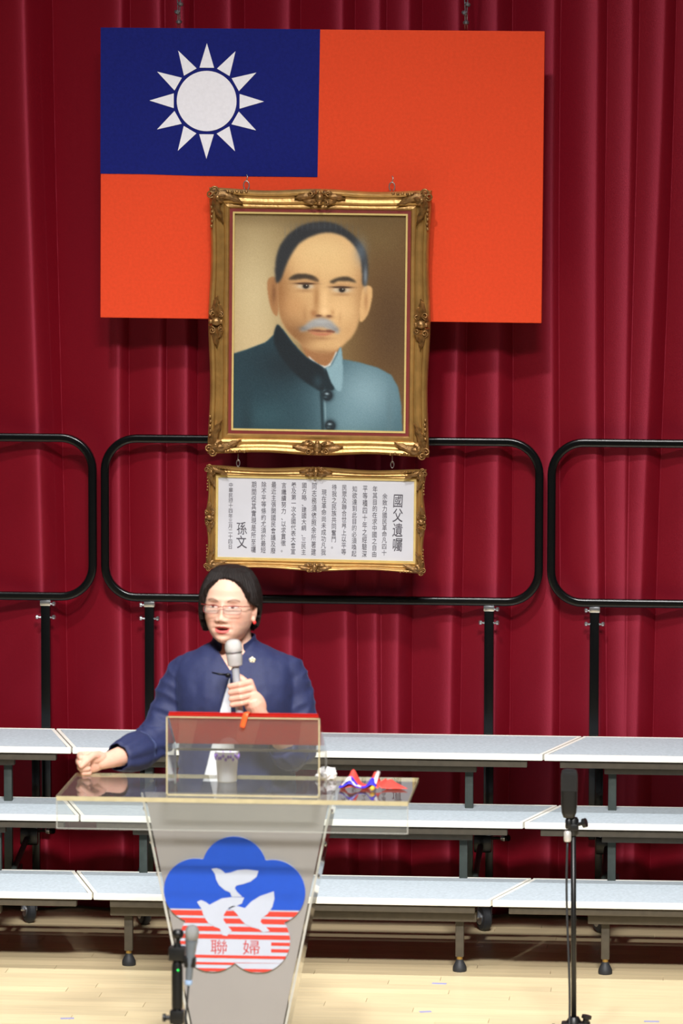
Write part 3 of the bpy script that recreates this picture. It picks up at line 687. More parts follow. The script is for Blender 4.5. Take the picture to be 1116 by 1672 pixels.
# emblem
M_eb = mat('emblem_blue', (22, 72, 178), 0.45, var=0.03); M_ew = mat('emblem_white', (176, 183, 198), 0.45, var=0.02); M_er = mat('emblem_red', (196, 58, 46), 0.45, var=0.03); M_et = mat('emblem_lettering', (176, 52, 48), 0.45, var=0.03)
ES = 0.5018 / 540.2   # metres per measured unit
def em(u, v): return 0.0185 + (u - 766) * ES, 0.612 - (v - 636) * ES
EC = [(766, 515, 106), (640, 590, 106), (892, 590, 106), (692, 752, 106), (842, 752, 106)]
def eR(th):
    dx, dy = math.cos(th), math.sin(th); best = 0
    for cx, cy, r in EC:
        ox, oy = cx - 766, cy - 640; bq = ox * dx + oy * dy; cc = ox * ox + oy * oy - r * r; D = bq * bq - cc
        if D > 0: best = max(best, bq + math.sqrt(D))
    return best
OUT = [(766 + eR(2 * math.pi * k / 240) * math.cos(2 * math.pi * k / 240), 640 + eR(2 * math.pi * k / 240) * math.sin(2 * math.pi * k / 240)) for k in range(240)]
def clip(poly, v, keep_above):
    out = []; n = len(poly)
    for i in range(n):
        a, b = poly[i], poly[(i + 1) % n]; ia = (a[1] < v) == keep_above; ib = (b[1] < v) == keep_above
        if ia: out.append(a)
        if ia != ib:
            t = (v - a[1]) / (b[1] - a[1]); out.append((a[0] + t * (b[0] - a[0]), v))
    return out
YE = YB - 0.0005
eb = obj('emblem', MB().prism([em(*p) for p in OUT], 'y', YE - 0.006, YE), M_ew, LC)
obj('blue_field', MB().prism([em(*p) for p in clip(OUT, 650, True)], 'y', YE - 0.0068, YE - 0.006), M_eb, eb)
# stripes; clip between two heights, done per connected span so the bottom notch stays open
def span(v):
    xs = [p for p in np.linspace(500, 1030, 1061)]; ok = [any((x - c[0]) ** 2 + (v - c[1]) ** 2 < c[2] ** 2 for c in EC) or (abs(x - 766) < 80 and v < 800) for x in xs]
    runs = []; st = None
    for x, k in zip(xs, ok):
        if k and st is None: st = x
        if not k and st is not None: runs.append((st, x)); st = None
    return runs
def stripe(va, vb, xa=None, xb=None):
    K = 6; rows = [span(va + (vb - va) * i / K) for i in range(K + 1)]
    nr = min(len(r) for r in rows)
    if nr == 0: return
    for q in range(nr):
        L = [(max(r[q][0], xa) if xa else r[q][0], va + (vb - va) * i / K) for i, r in enumerate(rows)]
        R = [(min(r[q][1], xb) if xb else r[q][1], va + (vb - va) * i / K) for i, r in enumerate(rows)]
        if R[0][0] - L[0][0] < 3: continue
        obj('red_stripe', MB().prism([em(*p) for p in L + R[::-1]], 'y', YE - 0.0068, YE - 0.006), M_er, eb)
for va, vb in ((655, 672), (680, 697), (707, 723), (733, 748), (802, 812), (826, 834), (846, 856)): stripe(va, vb)
for va, vb in ((757, 768), (779, 790)): stripe(va, vb, 886, None); stripe(va, vb, None, 640)
D1 = [(690, 517), (706, 514), (722, 519), (736, 531), (754, 528), (775, 520), (805, 517), (845, 521), (838, 541), (818, 557), (795, 565), (772, 571), (767, 580), (775, 592), (792, 608), (757, 608), (752, 594), (735, 587), (716, 571), (706, 552), (702, 533)]
D2 = [(643, 627), (656, 621), (672, 627), (684, 636), (700, 627), (725, 614), (760, 609), (798, 610), (790, 630), (766, 641), (742, 650), (731, 668), (730, 686), (742, 704), (757, 720), (741, 738), (726, 735), (718, 714), (700, 708), (680, 696), (665, 674), (658, 650)]
D3 = [(745, 645), (760, 638), (778, 639), (800, 645), (822, 622), (850, 604), (895, 588), (897, 612), (890, 640), (875, 662), (856, 677), (851, 690), (865, 702), (882, 720), (860, 723), (845, 713), (820, 707), (800, 696), (783, 679), (774, 664), (763, 654)]
for dv in (D1, D2, D3):
    obj('dove', MB().prism([em(*p) for p in dv], 'y', YE - 0.0078, YE - 0.0068), M_ew, eb)
for ch, u in (('聯', 715), ('婦', 821)):
    me = text_mesh(ch, 0.062); co = np.empty(len(me.vertices) * 3); me.vertices.foreach_get('co', co); co = co.reshape(-1, 3)
    co[:, 0] -= (co[:, 0].min() + co[:, 0].max()) / 2; co[:, 1] -= (co[:, 1].min() + co[:, 1].max()) / 2
    k = 48 * ES / (co[:, 1].max() - co[:, 1].min()); cx, cz_ = em(u, 775)
    me.vertices.foreach_set('co', np.stack([cx + co[:, 0] * k * 1.15, np.full(len(co), YE - 0.0064), cz_ + co[:, 1] * k], -1).ravel())
    obj('lettering', me, M_et, eb)

# things on the lectern
M_or = mat('orange_plastic', (232, 96, 44), 0.4, var=0.05)
def translucent(name, rgb, amt):
    m = bpy.data.materials.new(name); m.use_nodes = True; nt = m.node_tree; n = nt.nodes; L = nt.links
    n.remove(n['Principled BSDF']); d = n.new('ShaderNodeBsdfDiffuse'); t = n.new('ShaderNodeBsdfTranslucent'); g = n.new('ShaderNodeBsdfGlossy'); g.inputs['Roughness'].default_value = 0.3
    nz = n.new('ShaderNodeTexNoise'); nz.inputs['Scale'].default_value = 12; hs = n.new('ShaderNodeHueSaturation'); hs.inputs['Color'].default_value = (*lin(rgb), 1)
    mr = n.new('ShaderNodeMapRange'); mr.inputs[3].default_value = 0.93; mr.inputs[4].default_value = 1.07; L.new(nz.outputs[0], mr.inputs[0]); L.new(mr.outputs[0], hs.inputs['Value'])
    L.new(hs.outputs[0], d.inputs[0]); L.new(hs.outputs[0], t.inputs[0]); a = n.new('ShaderNodeMixShader'); a.inputs[0].default_value = amt
    L.new(d.outputs[0], a.inputs[1]); L.new(t.outputs[0], a.inputs[2]); b = n.new('ShaderNodeMixShader'); b.inputs[0].default_value = 0.04
    L.new(a.outputs[0], b.inputs[1]); L.new(g.outputs[0], b.inputs[2]); L.new(b.outputs[0], n['Material Output'].inputs[0]); return m
M_redp = translucent('red_translucent_plastic', (240, 72, 62), 0.62)
FD = thing('folder', (0.056, -3.04, 1.135), 'red folder lying on the sloped top of the clear reading box', 'folder')
fa, fz = -3.142, 1.2075; fb_, fzb = -2.945, 1.091
dy, dz = (fb_ - fa), (fzb - fz)
obj('cover', MB().prism([(fa, fz), (fb_, fzb), (fb_, fzb + 0.003), (fa, fz + 0.003)], 'x', -0.170, 0.283), M_redp, FD)
obj('flap', MB().prism([(fa + .002, fz + 0.0065), (fa + .030, fz - .0112), (fa + .030, fz - .0087), (fa + .002, fz + 0.009)], 'x', -0.168, 0.281), M_redp, FD)
rbm = MB(); pts = []
for i in range(7): pts.append((0.066 - 0.002 * i, -3.158 - 0.001 * math.sin(i), 1.216 - 0.007 * i))
rbm.tube([(0.071, -3.12, 1.207), (0.069, -3.145, 1.2185)] + pts, 0.009, 8, flat=(1.0, 0.2), up=(1, 0, 0))
obj('ribbon', rbm, M_or, FD, True)

CP = thing('paper_cup', (-0.022, -2.875, TZ), 'white paper cup with a purple patterned rim standing behind the clear reading box', 'cup')
cpb = MB(); cpb.lathe([(0.026, 0.0004), (0.029, 0.003), (0.033, 0.055), (0.036, 0.092), (0.038, 0.094), (0.036, 0.095), (0.034, 0.092), (0.028, 0.01)], (-0.022, -2.875, TZ), 28)
obj('cup_body', cpb, mat('white_card', (240, 240, 246), 0.5, var=0.03), CP, 50)
bd = MB()
for k in range(28):
    a = 2 * math.pi * k / 28; h = 0.078 + 0.006 * math.sin(k * 2.3); r_ = 0.0353
    bd.ell((-0.022 + r_ * math.cos(a), -2.875 + r_ * math.sin(a), TZ + h), (0.004, 0.004, 0.006), 8, 6)
obj('rim_pattern', bd, mat('purple_print', (150, 110, 205), 0.5, var=0.2, scale=60), CP, True)

def crumple():
    n = 26; vs = []; fs = []
    for j in range(n + 1):
        for i in range(n * 2):
            a = math.pi * i / n; t = math.pi * j / n
            d = Vector((math.sin(t) * math.cos(a), math.sin(t) * math.sin(a), math.cos(t)))
            r = 0.78 + 0.30 * noise.noise(d * 2.1 + Vector((3, 1, 2))) + 0.22 * abs(noise.noise(d * 4.7)) + 0.08 * noise.noise(d * 11)
            z = max(-0.55, d.z * r)
            vs.append((d.x * r * 0.036, d.y * r * 0.030, (z + 0.551) * 0.026))
    for j in range(n):
        for i in range(n * 2):
            k = (i + 1) % (n * 2); fs.append((j * n * 2 + i, (j + 1) * n * 2 + i, (j + 1) * n * 2 + k, j * n * 2 + k))
    return MB().add(vs, fs)
ts = tag(obj('tissue', crumple(), mat('white_tissue', (244, 242, 242), 0.8, var=0.02), None, 60), 'crumpled white tissue on the lectern top beside the clear reading box', 'tissue')
ts.location = (0.277, -2.80, TZ + 0.0005)

HF = thing('handheld_flag', (0.44, -2.97, TZ), 'small folded red and blue hand flag lying on the right of the lectern top', 'flag')
M_cr = mat('bright_red_cloth', (246, 84, 74), 0.6, var=0.05, scale=60); M_cb = mat('bright_blue_cloth', (62, 52, 214), 0.6, var=0.08, scale=60)
def cloth(x0, x1, y0, y1, fz, name, m, nx=44, ny=16):
    vs = []; fs = []
    for i in range(nx + 1):
        for j in range(ny + 1):
            s_, t_ = i / nx, j / ny; x = x0 + (x1 - x0) * s_; y = y0 + (y1 - y0) * t_
            x2, y2, z2 = fz(s_, t_, x, y); vs.append((x2, y2, TZ + 0.0012 + max(0, z2)))
    for i in range(nx):
        for j in range(ny):
            a = i * (ny + 1) + j; fs.append((a, a + ny + 1, a + ny + 2, a + 1))
    o = obj(name, MB().add(vs, fs), m, HF, True); md = o.modifiers.new('t', 'SOLIDIFY'); md.thickness = 0.0012; md.offset = 1; return o
def wave(s_, t_, x, y): return x, y, (0.046 * math.exp(-((s_ - 0.30) / 0.15) ** 2) + 0.040 * math.exp(-((s_ - 0.88) / 0.12) ** 2)) * (0.12 + 0.88 * t_ ** 0.7) + 0.003
cloth(0.335, 0.452, -3.005, -2.925, wave, 'red_cloth', M_cr)
def wave2(s_, t_, x, y):
    return x, y - 0.003, wave(s_, 0.12 + 0.50 * t_, x, y)[2] * (0.9) + 0.0035
cloth(0.332, 0.446, -3.012, -2.978, wave2, 'blue_canton', M_cb)
def star(s_, t_, x, y): return x, y - 0.006, wave2(s_ * 0.6 + 0.1, t_, x, y)[2] + 0.0022
cloth(0.342, 0.400, -3.006, -2.986, lambda s_, t_, x, y: (x, y - 0.004 + 0.006 * math.sin(s_ * 17), wave2(0.1 + 0.55 * s_, 0.3 + 0.5 * t_, x, y)[2] + 0.003), 'white_sun', mat('white_cloth', (240, 240, 250), 0.6, var=0.02), 24, 6)
def flatp(s_, t_, x, y): return x + (0.02 * t_) * (1 - s_) - 0.045 * s_ * t_, y, 0.004 + 0.010 * math.sin(math.pi * s_) * t_ + 0.012 * math.exp(-(s_ / 0.12) ** 2)
cloth(0.445, 0.540, -2.995, -2.885, flatp, 'red_cloth', M_cr)
st = MB(); st.tube([(0.4365, -3.01, TZ + 0.010), (0.447, -2.935, TZ + 0.044)], 0.0065, 10)
so = obj('stick', st, mat('white_plastic', (244, 242, 240), 0.4, var=0.02), HF, True)
obj('stick_tip', MB().tube([(0.4363, -3.011, TZ + 0.0095), (0.4345, -3.026, TZ + 0.009)], [0.0068, 0.0062], 10), mat('yellow_plastic', (240, 190, 60), 0.4, var=0.03), so, True)

# ------------------------------------------------------------------ microphone stands
M_mk = mat('matt_black_metal', (11, 12, 13), 0.42, 0.0, var=0.15)
M_silver = mat('silver_mesh', (206, 204, 200), 0.45, 0.3, var=0.10, scale=500, bump=0.6, bscale=900)
M_silv2 = mat('satin_silver', (206, 204, 200), 0.35, 0.35, var=0.05)
def tripod(x, y, zhub, t, rot, r=0.26):
    for k in range(3):
        a = rot + k * 2 * math.pi / 3; ex, ey = x + r * math.cos(a), y + r * math.sin(a)
        L = obj('tripod_leg', MB().tube([(x + 0.012 * math.cos(a), y + 0.012 * math.sin(a), zhub), (x + 0.05 * math.cos(a), y + 0.05 * math.sin(a), zhub - 0.012), (ex, ey, 0.012)], 0.0075, 8), M_mk, t, True)
        obj('rubber_tip', MB().round_tube([(ex, ey, 0.0115), (ex + 0.025 * math.cos(a), ey + 0.025 * math.sin(a), 0.0108)], 0.0105, 10), M_rubber, L, True)
# right: low stand with a large condenser microphone
rx, ry = 1.012, -2.2
MS = thing('microphone_stand', (rx, ry, 0), 'thin black microphone stand at the right in front of the risers', 'stand', 'microphone stands')
obj('pole', MB().tube([(rx + 0.006, ry, 0.085), (rx, ry, 0.735)], 0.0085, 12), M_mk, MS, True)
obj('clutch', MB().lathe([(0.014, 0), (0.017, 0.006), (0.017, 0.05), (0.012, 0.058)], (rx, ry, 0.70), 16), M_mk, MS, 40)
obj('clutch_knob', MB().lathe([(0.006, 0), (0.006, 0.018), (0.015, 0.02), (0.015, 0.032)], (rx + 0.012, ry - 0.005, 0.735), 12, (1, -0.3, 0.3)), M_mk, MS, 40)
bs = MB(); bs.lathe([(0.022, 0), (0.026, 0.008), (0.026, 0.045), (0.016, 0.062)], (rx + 0.006, ry, 0.052), 18)
bs.box((rx - 0.034, ry - 0.022, 0.058), (rx + 0.058, ry + 0.022, 0.098), 0.006); bs.lathe([(0.010, 0), (0.010, 0.018), (0.016, 0.02), (0.016, 0.03)], (rx + 0.042, ry - 0.01, 0.092), 12, (0.2, 0, 1))
bs.lathe([(0.008, 0), (0.008, 0.02), (0.013, 0.022), (0.013, 0.03)], (rx - 0.034, ry, 0.075), 12, (-1, 0, 0.1))
obj('hub', bs, M_mk, MS, 40)
tripod(rx + 0.006, ry, 0.075, MS, 0.5, 0.20)
CM = thing('microphone', (0.9985, ry - 0.01, 0.70), 'black side-address condenser microphone on the right stand', 'microphone')
cb = MB(); 
def rsq(hx, hy, z, e=4.0, n=28):
    return [(0.9985 + hx * abs(math.cos(a)) ** (2 / e) * (1 if math.cos(a) >= 0 else -1), ry - 0.01 + hy * abs(math.sin(a)) ** (2 / e) * (1 if math.sin(a) >= 0 else -1), z) for a in [2 * math.pi * k / n for k in range(n)]]
rings = [(0.010, 0.010, .756), (0.018, 0.016, .760), (0.0235, 0.019, .775), (0.0255, 0.020, .80), (0.0262, 0.0205, .845)]
rings2 = [(0.0268, 0.021, .8455), (0.0272, 0.0215, .87), (0.0268, 0.0215, .895), (0.0235, 0.019, .909), (0.015, 0.013, .915)]
def loftr(rs, e):
    vs = []; n = 28
    for hx, hy, z in rs: vs += rsq(hx, hy, z, e, n)
    fs = [(i * n + k, i * n + (k + 1) % n, (i + 1) * n + (k + 1) % n, (i + 1) * n + k) for i in range(len(rs) - 1) for k in range(n)]
    fs += [tuple(range(n))[::-1], tuple((len(rs) - 1) * n + k for k in range(n))]; return MB().add(vs, fs)
obj('body', loftr(rings, 4), M_mk, CM, 50); obj('grille', loftr(rings2, 4), mat('black_mesh', (13, 14, 15), 0.5, 0.0, var=0.3, scale=600, bump=0.8, bscale=900), CM, 50)
yk = MB(); yk.lathe([(0.009, 0), (0.012, 0.004), (0.012, 0.028), (0.008, 0.034)], (0.9985, ry - 0.01, 0.722), 14); yk.box((0.995, ry - 0.02, 0.716), (1.026, ry + 0.006, 0.738), 0.004)
obj('swivel', yk, M_mk, CM, 40)
obj('connector', MB().lathe([(0.010, 0), (0.012, 0.004), (0.012, 0.03), (0.009, 0.034)], (0.9945, ry - 0.014, 0.682), 14), M_silv2, CM, 40)
pts = [(0.9945, ry - 0.014, 0.684)] + [(0.9945 + 0.004 * math.sin(z * 9) + (0.70 - z) * 0.012, ry - 0.016, z) for z in np.linspace(0.66, 0.13, 14)] + [(1.005, ry - 0.05, 0.02), (1.03, ry - 0.10, 0.0045), (1.12, ry - 0.22, 0.0045), (1.4, ry - 0.35, 0.0045)]
obj('cable', MB().tube(pts, 0.0036, 8), M_rubber, CM, True)
# left: short stand close to the camera with a hand microphone clipped upright
lx, ly = -0.078, -3.7
MS2 = thing('microphone_stand', (lx, ly, 0), 'stout black microphone stand before the lectern, overlapping its emblem', 'stand', 'microphone stands')
obj('pole', MB().tube([(lx, ly, 0.09), (lx, ly, 0.60)], 0.0125, 14), M_mk, MS2, True)
obj('top_knob', MB().lathe([(0.007, 0), (0.007, 0.016), (0.014, 0.020), (0.0175, 0.026), (0.0175, 0.036), (0.012, 0.043)], (lx + 0.002, ly, 0.618), 16), M_mk, MS2, 40)
obj('clamp', MB().box((lx - 0.024, ly - 0.020, 0.572), (lx + 0.024, ly + 0.020, 0.612), 0.005).lathe([(0.013, 0), (0.011, 0.014)], (lx, ly, 0.606), 14), M_mk, MS2, 40)
lc_ = MB().box((lx - 0.021, ly - 0.018, 0.385), (lx + 0.020, ly + 0.018, 0.425), 0.005); lc_.lathe([(0.007, 0), (0.007, 0.012), (0.012, 0.014), (0.012, 0.022)], (lx - 0.020, ly - 0.004, 0.402), 12, (-1, 0, 0))
obj('clutch', lc_, M_mk, MS2, 40)
obj('collar', MB().lathe([(0.016, 0), (0.0165, 0.01), (0.0165, 0.12), (0.0135, 0.135)], (lx, ly, 0.43), 16), M_mk, MS2, 40)
obj('indicator', MB().ell((lx + 0.004, ly - 0.0165, 0.545), (0.003, 0.002, 0.003), 8, 6), mat('green_lamp', (40, 230, 90), 0.4, emit=1.2), MS2, True)
obj('hub', MB().lathe([(0.018, 0), (0.024, 0.01), (0.024, 0.05), (0.015, 0.07)], (lx, ly, 0.06), 16), M_mk, MS2, 40)
tripod(lx, ly, 0.08, MS2, 1.2, 0.24)
HM = thing('microphone', (-0.041, ly - 0.014, 0.5), 'grey hand microphone clipped upright on the stand before the lectern', 'microphone')
ax = Vector((0.07, -0.02, 1)).normalized(); c0 = Vector((-0.043, ly - 0.018, 0.505))
obj('handle', MB().lathe([(0.009, 0.012), (0.0105, 0.02), (0.0125, 0.08), (0.0165, 0.115), (0.0185, 0.125), (0.0185, 0.131)], c0, 18, ax), mat('grey_blue_metal', (120, 132, 148), 0.35, 0.6, var=0.08), HM, 40)
obj('grille', MB().lathe([(0.0165, 0.1315), (0.0195, 0.137), (0.0205, 0.150), (0.019, 0.163), (0.013, 0.172), (0.004, 0.1755)], c0, 20, ax), mat('dull_mesh', (150, 152, 152), 0.45, 0.4, var=0.12, scale=500, bump=0.6, bscale=900), HM, 50)
obj('end_cap', MB().lathe([(0.006, -0.004), (0.0105, 0.0), (0.0112, 0.010), (0.0095, 0.0118)], c0, 16, ax), mat('pale_blue_plastic', (150, 178, 214), 0.4, var=0.03), HM, 40)
clp = MB(); clp.box((-0.056, ly - 0.030, 0.555), (-0.022, ly - 0.0005, 0.585), 0.004); clp.box((lx + 0.012, ly - 0.010, 0.562), (-0.052, ly + 0.002, 0.578), 0.002)
obj('clip', clp, M_mk, HM, 40)
obj('cable', MB().tube([tuple(c0), (-0.045, ly - 0.018, 0.48), (-0.052, ly - 0.017, 0.40), (-0.055, ly - 0.019, 0.25), (-0.05, ly - 0.03, 0.06), (-0.02, ly - 0.06, 0.0045), (0.2, ly - 0.2, 0.0045)], 0.0032, 8), M_rubber, HM, True)

# ------------------------------------------------------------------ the speaker
PZ = 0.0
PE = thing('person', (-0.035, -2.48, 0.0), 'person in a navy jacket and red-rimmed glasses speaking into a microphone behind the lectern', 'person')
HC = Vector((-0.050, -2.525, 1.464)); HR = Matrix.Rotation(math.radians(-9), 3, 'Z') @ Matrix.Rotation(math.radians(-3), 3, 'X') @ Matrix.Rotation(math.radians(1.5), 3, 'Y')
ZT = [-.118, -.112, -.100, -.085, -.065, -.045, -.02, 0.0, .02, .05, .08, .10, .112, .118]
WT = [.004, .026, .0430, .0550, .0655, .0720, .0760, .0765, .0765, .0735, .0640, .0500, .0300, .004]
FT = [.040, .066, .0790, .0845, .0870, .0880, .0885, .0880, .0890, .0850, .0730, .0560, .0340, .004]
BT = [.000, .010, .0250, .0420, .0620, .0780, .0920, .0980, .1000, .0970, .0820, .0620, .0380, .004]
def smooth_tab(z, T):
    return np.interp(z, ZT, T)
def ring(phi, z):
    """head-local point; phi 0 = face front, + towards +x"""
    wv = smooth_tab(z, WT); f = smooth_tab(z, FT); b = smooth_tab(z, BT)
    c, s = np.cos(phi), np.sin(phi); e = 0.92
    x = wv * np.sign(s) * np.abs(s) ** e; y = np.where(c > 0, -f * np.abs(c) ** e, b * np.abs(c) ** e)
    return x, y
def build_head():
    nl, nt = 260, 240
    base = np.linspace(-math.pi, math.pi, nl, endpoint=False); phi = base - 0.45 * np.sin(base)       # denser at the front
    th = np.linspace(0.0, math.pi, nt); z = 0.118 * np.cos(th)
    P, Z = np.meshgrid(phi, z); X, Y = ring(P, Z)
    fr = np.clip(np.cos(P), 0, 1) ** 0.5
    def g(x, zz, sx, sz, A): 
        return A * np.exp(-((X - x) / sx) ** 2 - ((Z - zz) / sz) ** 2)
    d = g(0, .000, .0085, .016, .006) + g(0, -.020, .0095, .016, .011) + g(0, -.0385, .0125, .0105, .0185) + g(0, -.047, .010, .006, .003)
    for s in (-1, 1):
        d += g(s * .0145, -.0435, .0075, .0075, .010) + g(s * .032, .004, .017, .010, -.0085) + g(s * .030, .0215, .024, .007, .0035) + g(s * .0315, -.0005, .0125, .0055, .0062)
        d += g(s * .044, -.034, .022, .020, .0062) + g(s * .0275, -.058, .006, .016, -.0015) + g(s * .045, -.075, .02, .02, .003) + g(s * .013, -.0595, .009, .0035, .0012)
        d += g(s * .0315, .0062, .015, .0022, .0016) + g(s * .0315, -.0078, .013, .0022, .0014)
    d += g(0, -.0610, .021, .0055, .0060) + g(0, -.0790, .0185, .0060, .0078) + g(0, -.0695, .0200, .0042, -.0120) + g(0, -.089, .016, .005, -.002) + g(0, -.106, .020, .012, .0055) + g(0, .055, .045, .03, .002) + g(0, -.053, .004, .007, -.0012)
    d += g(0, -.112, .032, .012, .004)
    Y = Y - d * fr
    Y += g(0, -.118, .03, .008, .0) * 0
    pts = np.stack([X, Y, Z], -1).reshape(-1, 3)
    idx = np.arange(nl * nt).reshape(nt, nl); nx = np.roll(idx, -1, 1)
    f = np.stack([idx[:-1], idx[1:], nx[1:], nx[:-1]], -1).reshape(-1, 4)
    mb = MB(); mb.add([HC + HR @ Vector(p) for p in pts], [tuple(q) for q in f.tolist()])
    mb.f.append(tuple(range(nl))); mb.f.append(tuple(range((nt - 1) * nl, nt * nl))[::-1]); mb.mi += [0, 0]
    for s in (-1, 1):     # ears
        R = HR @ Matrix.Rotation(s * 0.45, 3, 'Z') @ Matrix.Rotation(0.15, 3, 'X')
        mb.ell(HC + HR @ Vector((s * .0785, .008, -.014)), (.0075, .018, .030), 16, 14, R)
        mb.tube([HC + HR @ Vector((s * (.082 + .004 * math.sin(a)), .010 - .017 * math.cos(a), -.010 + .026 * math.sin(a))) for a in np.linspace(-1.4, 3.6, 16)], 0.0042, 8)
        mb.ell(HC + HR @ Vector((s * .078, .0, -.040)), (.0065, .009, .011), 12, 8)
    return mb
def loft(rows, n=48, ex=2.3, cap=True):
    vs = []; fs = []
    for z, cx, cy, hx, hy in rows:
        for k in range(n):
            a = 2 * math.pi * k / n; c, s = math.cos(a), math.sin(a)
            vs.append((cx + hx * abs(c) ** (2 / ex) * (1 if c >= 0 else -1), cy + hy * abs(s) ** (2 / ex) * (1 if s >= 0 else -1), z))
    m = len(rows)
    fs = [(i * n + k, i * n + (k + 1) % n, (i + 1) * n + (k + 1) % n, (i + 1) * n + k) for i in range(m - 1) for k in range(n)]
    fs += [tuple(range(n))[::-1], tuple((m - 1) * n + k for k in range(n))]
    return vs, fs
def interp_rows(rows, k=4):
    A = np.array(rows); out = []
    t = np.arange(len(A)); tt = np.linspace(0, len(A) - 1, (len(A) - 1) * k + 1)
    # catmull-rom
    for q in tt:
        i = min(int(q), len(A) - 2); u = q - i; a = A[max(i - 1, 0)]; b = A[i]; c = A[i + 1]; d = A[min(i + 2, len(A) - 1)]
        out.append(0.5 * ((2 * b) + (c - a) * u + (2 * a - 5 * b + 4 * c - d) * u * u + (3 * b - a - 3 * c + d) * u ** 3))
    return [tuple(r) for r in out]
TR = [(0.84, -.035, -2.475, .188, .128), (0.93, -.035, -2.475, .183, .126), (1.02, -.035, -2.478, .180, .130), (1.10, -.035, -2.484, .184, .140), (1.17, -.035, -2.488, .188, .146), (1.225, -.035, -2.486, .190, .132),
      (1.265, -.035, -2.482, .188, .112), (1.295, -.035, -2.478, .172, .094), (1.316, -.036, -2.474, .128, .080), (1.334, -.038, -2.472, .088, .070), (1.348, -.040, -2.474, .068, .062)]
def shrink(rows, d): return [(z, cx, cy, hx - d, hy - d) for z, cx, cy, hx, hy in rows]
RS = [(-.203, -2.478, 1.240), (-.232, -2.475, 1.175), (-.256, -2.485, 1.095), (-.286, -2.525, 1.035), (-.322, -2.595, 1.012), (-.350, -2.645, 1.006)]   # her right sleeve
RSr = [.053, .058, .058, .058, .056, .052]
LS = [(.133, -2.478, 1.249), (.149, -2.474, 1.175), (.158, -2.485, 1.10), (.162, -2.535, 1.020), (.150, -2.600, 1.010), (.138, -2.640, 1.030)]
LSr = [.052, .060, .060, .062, .055, .050]

def hand_fist(mb, W, d, p, up, s=1.0):
    d, p, up = Vector(d).normalized(), Vector(p).normalized(), Vector(up).normalized()
    Rm = Matrix((d, p, up)).transposed()
    mb.ell(W + d * .046 * s, (.050 * s, .0185 * s, .0345 * s), 20, 14, Rm)
    mb.ell(W + d * .030 * s + p * .010 * s + up * .016 * s, (.034 * s, .018 * s, .020 * s), 16, 12, Rm)
    for i, o in enumerate((.026, .0085, -.0090, -.0255)):
        L = (1.0, 1.08, 1.0, .84)[i]; r = (.0100, .0102, .0098, .0086)[i] * s; k = (0.0, .004, .001, -.006)[i]
        K = W + d * (.082 + k) * s + up * o * s - p * .003 * s
        a = K + (d * .30 + p * .95) * .034 * L * s; b = a + (-d * .93 + p * .22) * .023 * L * s; c = b + (-d * .35 - p * .9) * .017 * L * s
        mb.round_tube([K - d * .03 * s, K], [r * .95, r * 1.12], 12); mb.round_tube([K, (K + a) / 2 + (d * .003) * s, a], [r * 1.12, r * 1.0, r * 1.04], 12); mb.round_tube([a, b], [r * 1.0, r * .92], 12); mb.round_tube([b, c], [r * .92, r * .8], 12)
    t0 = W + d * .022 * s + up * .022 * s + p * .010 * s; t1 = W + d * .052 * s + up * .030 * s + p * .028 * s; t2 = W + d * .080 * s + up * .018 * s + p * .042 * s; t3 = W + d * .098 * s + up * .004 * s + p * .043 * s
    mb.round_tube([t0, t1], [.015 * s, .0118 * s], 12); mb.round_tube([t1, t2], [.0118 * s, .0108 * s], 12); mb.round_tube([t2, t3], [.0108 * s, .0088 * s], 12)

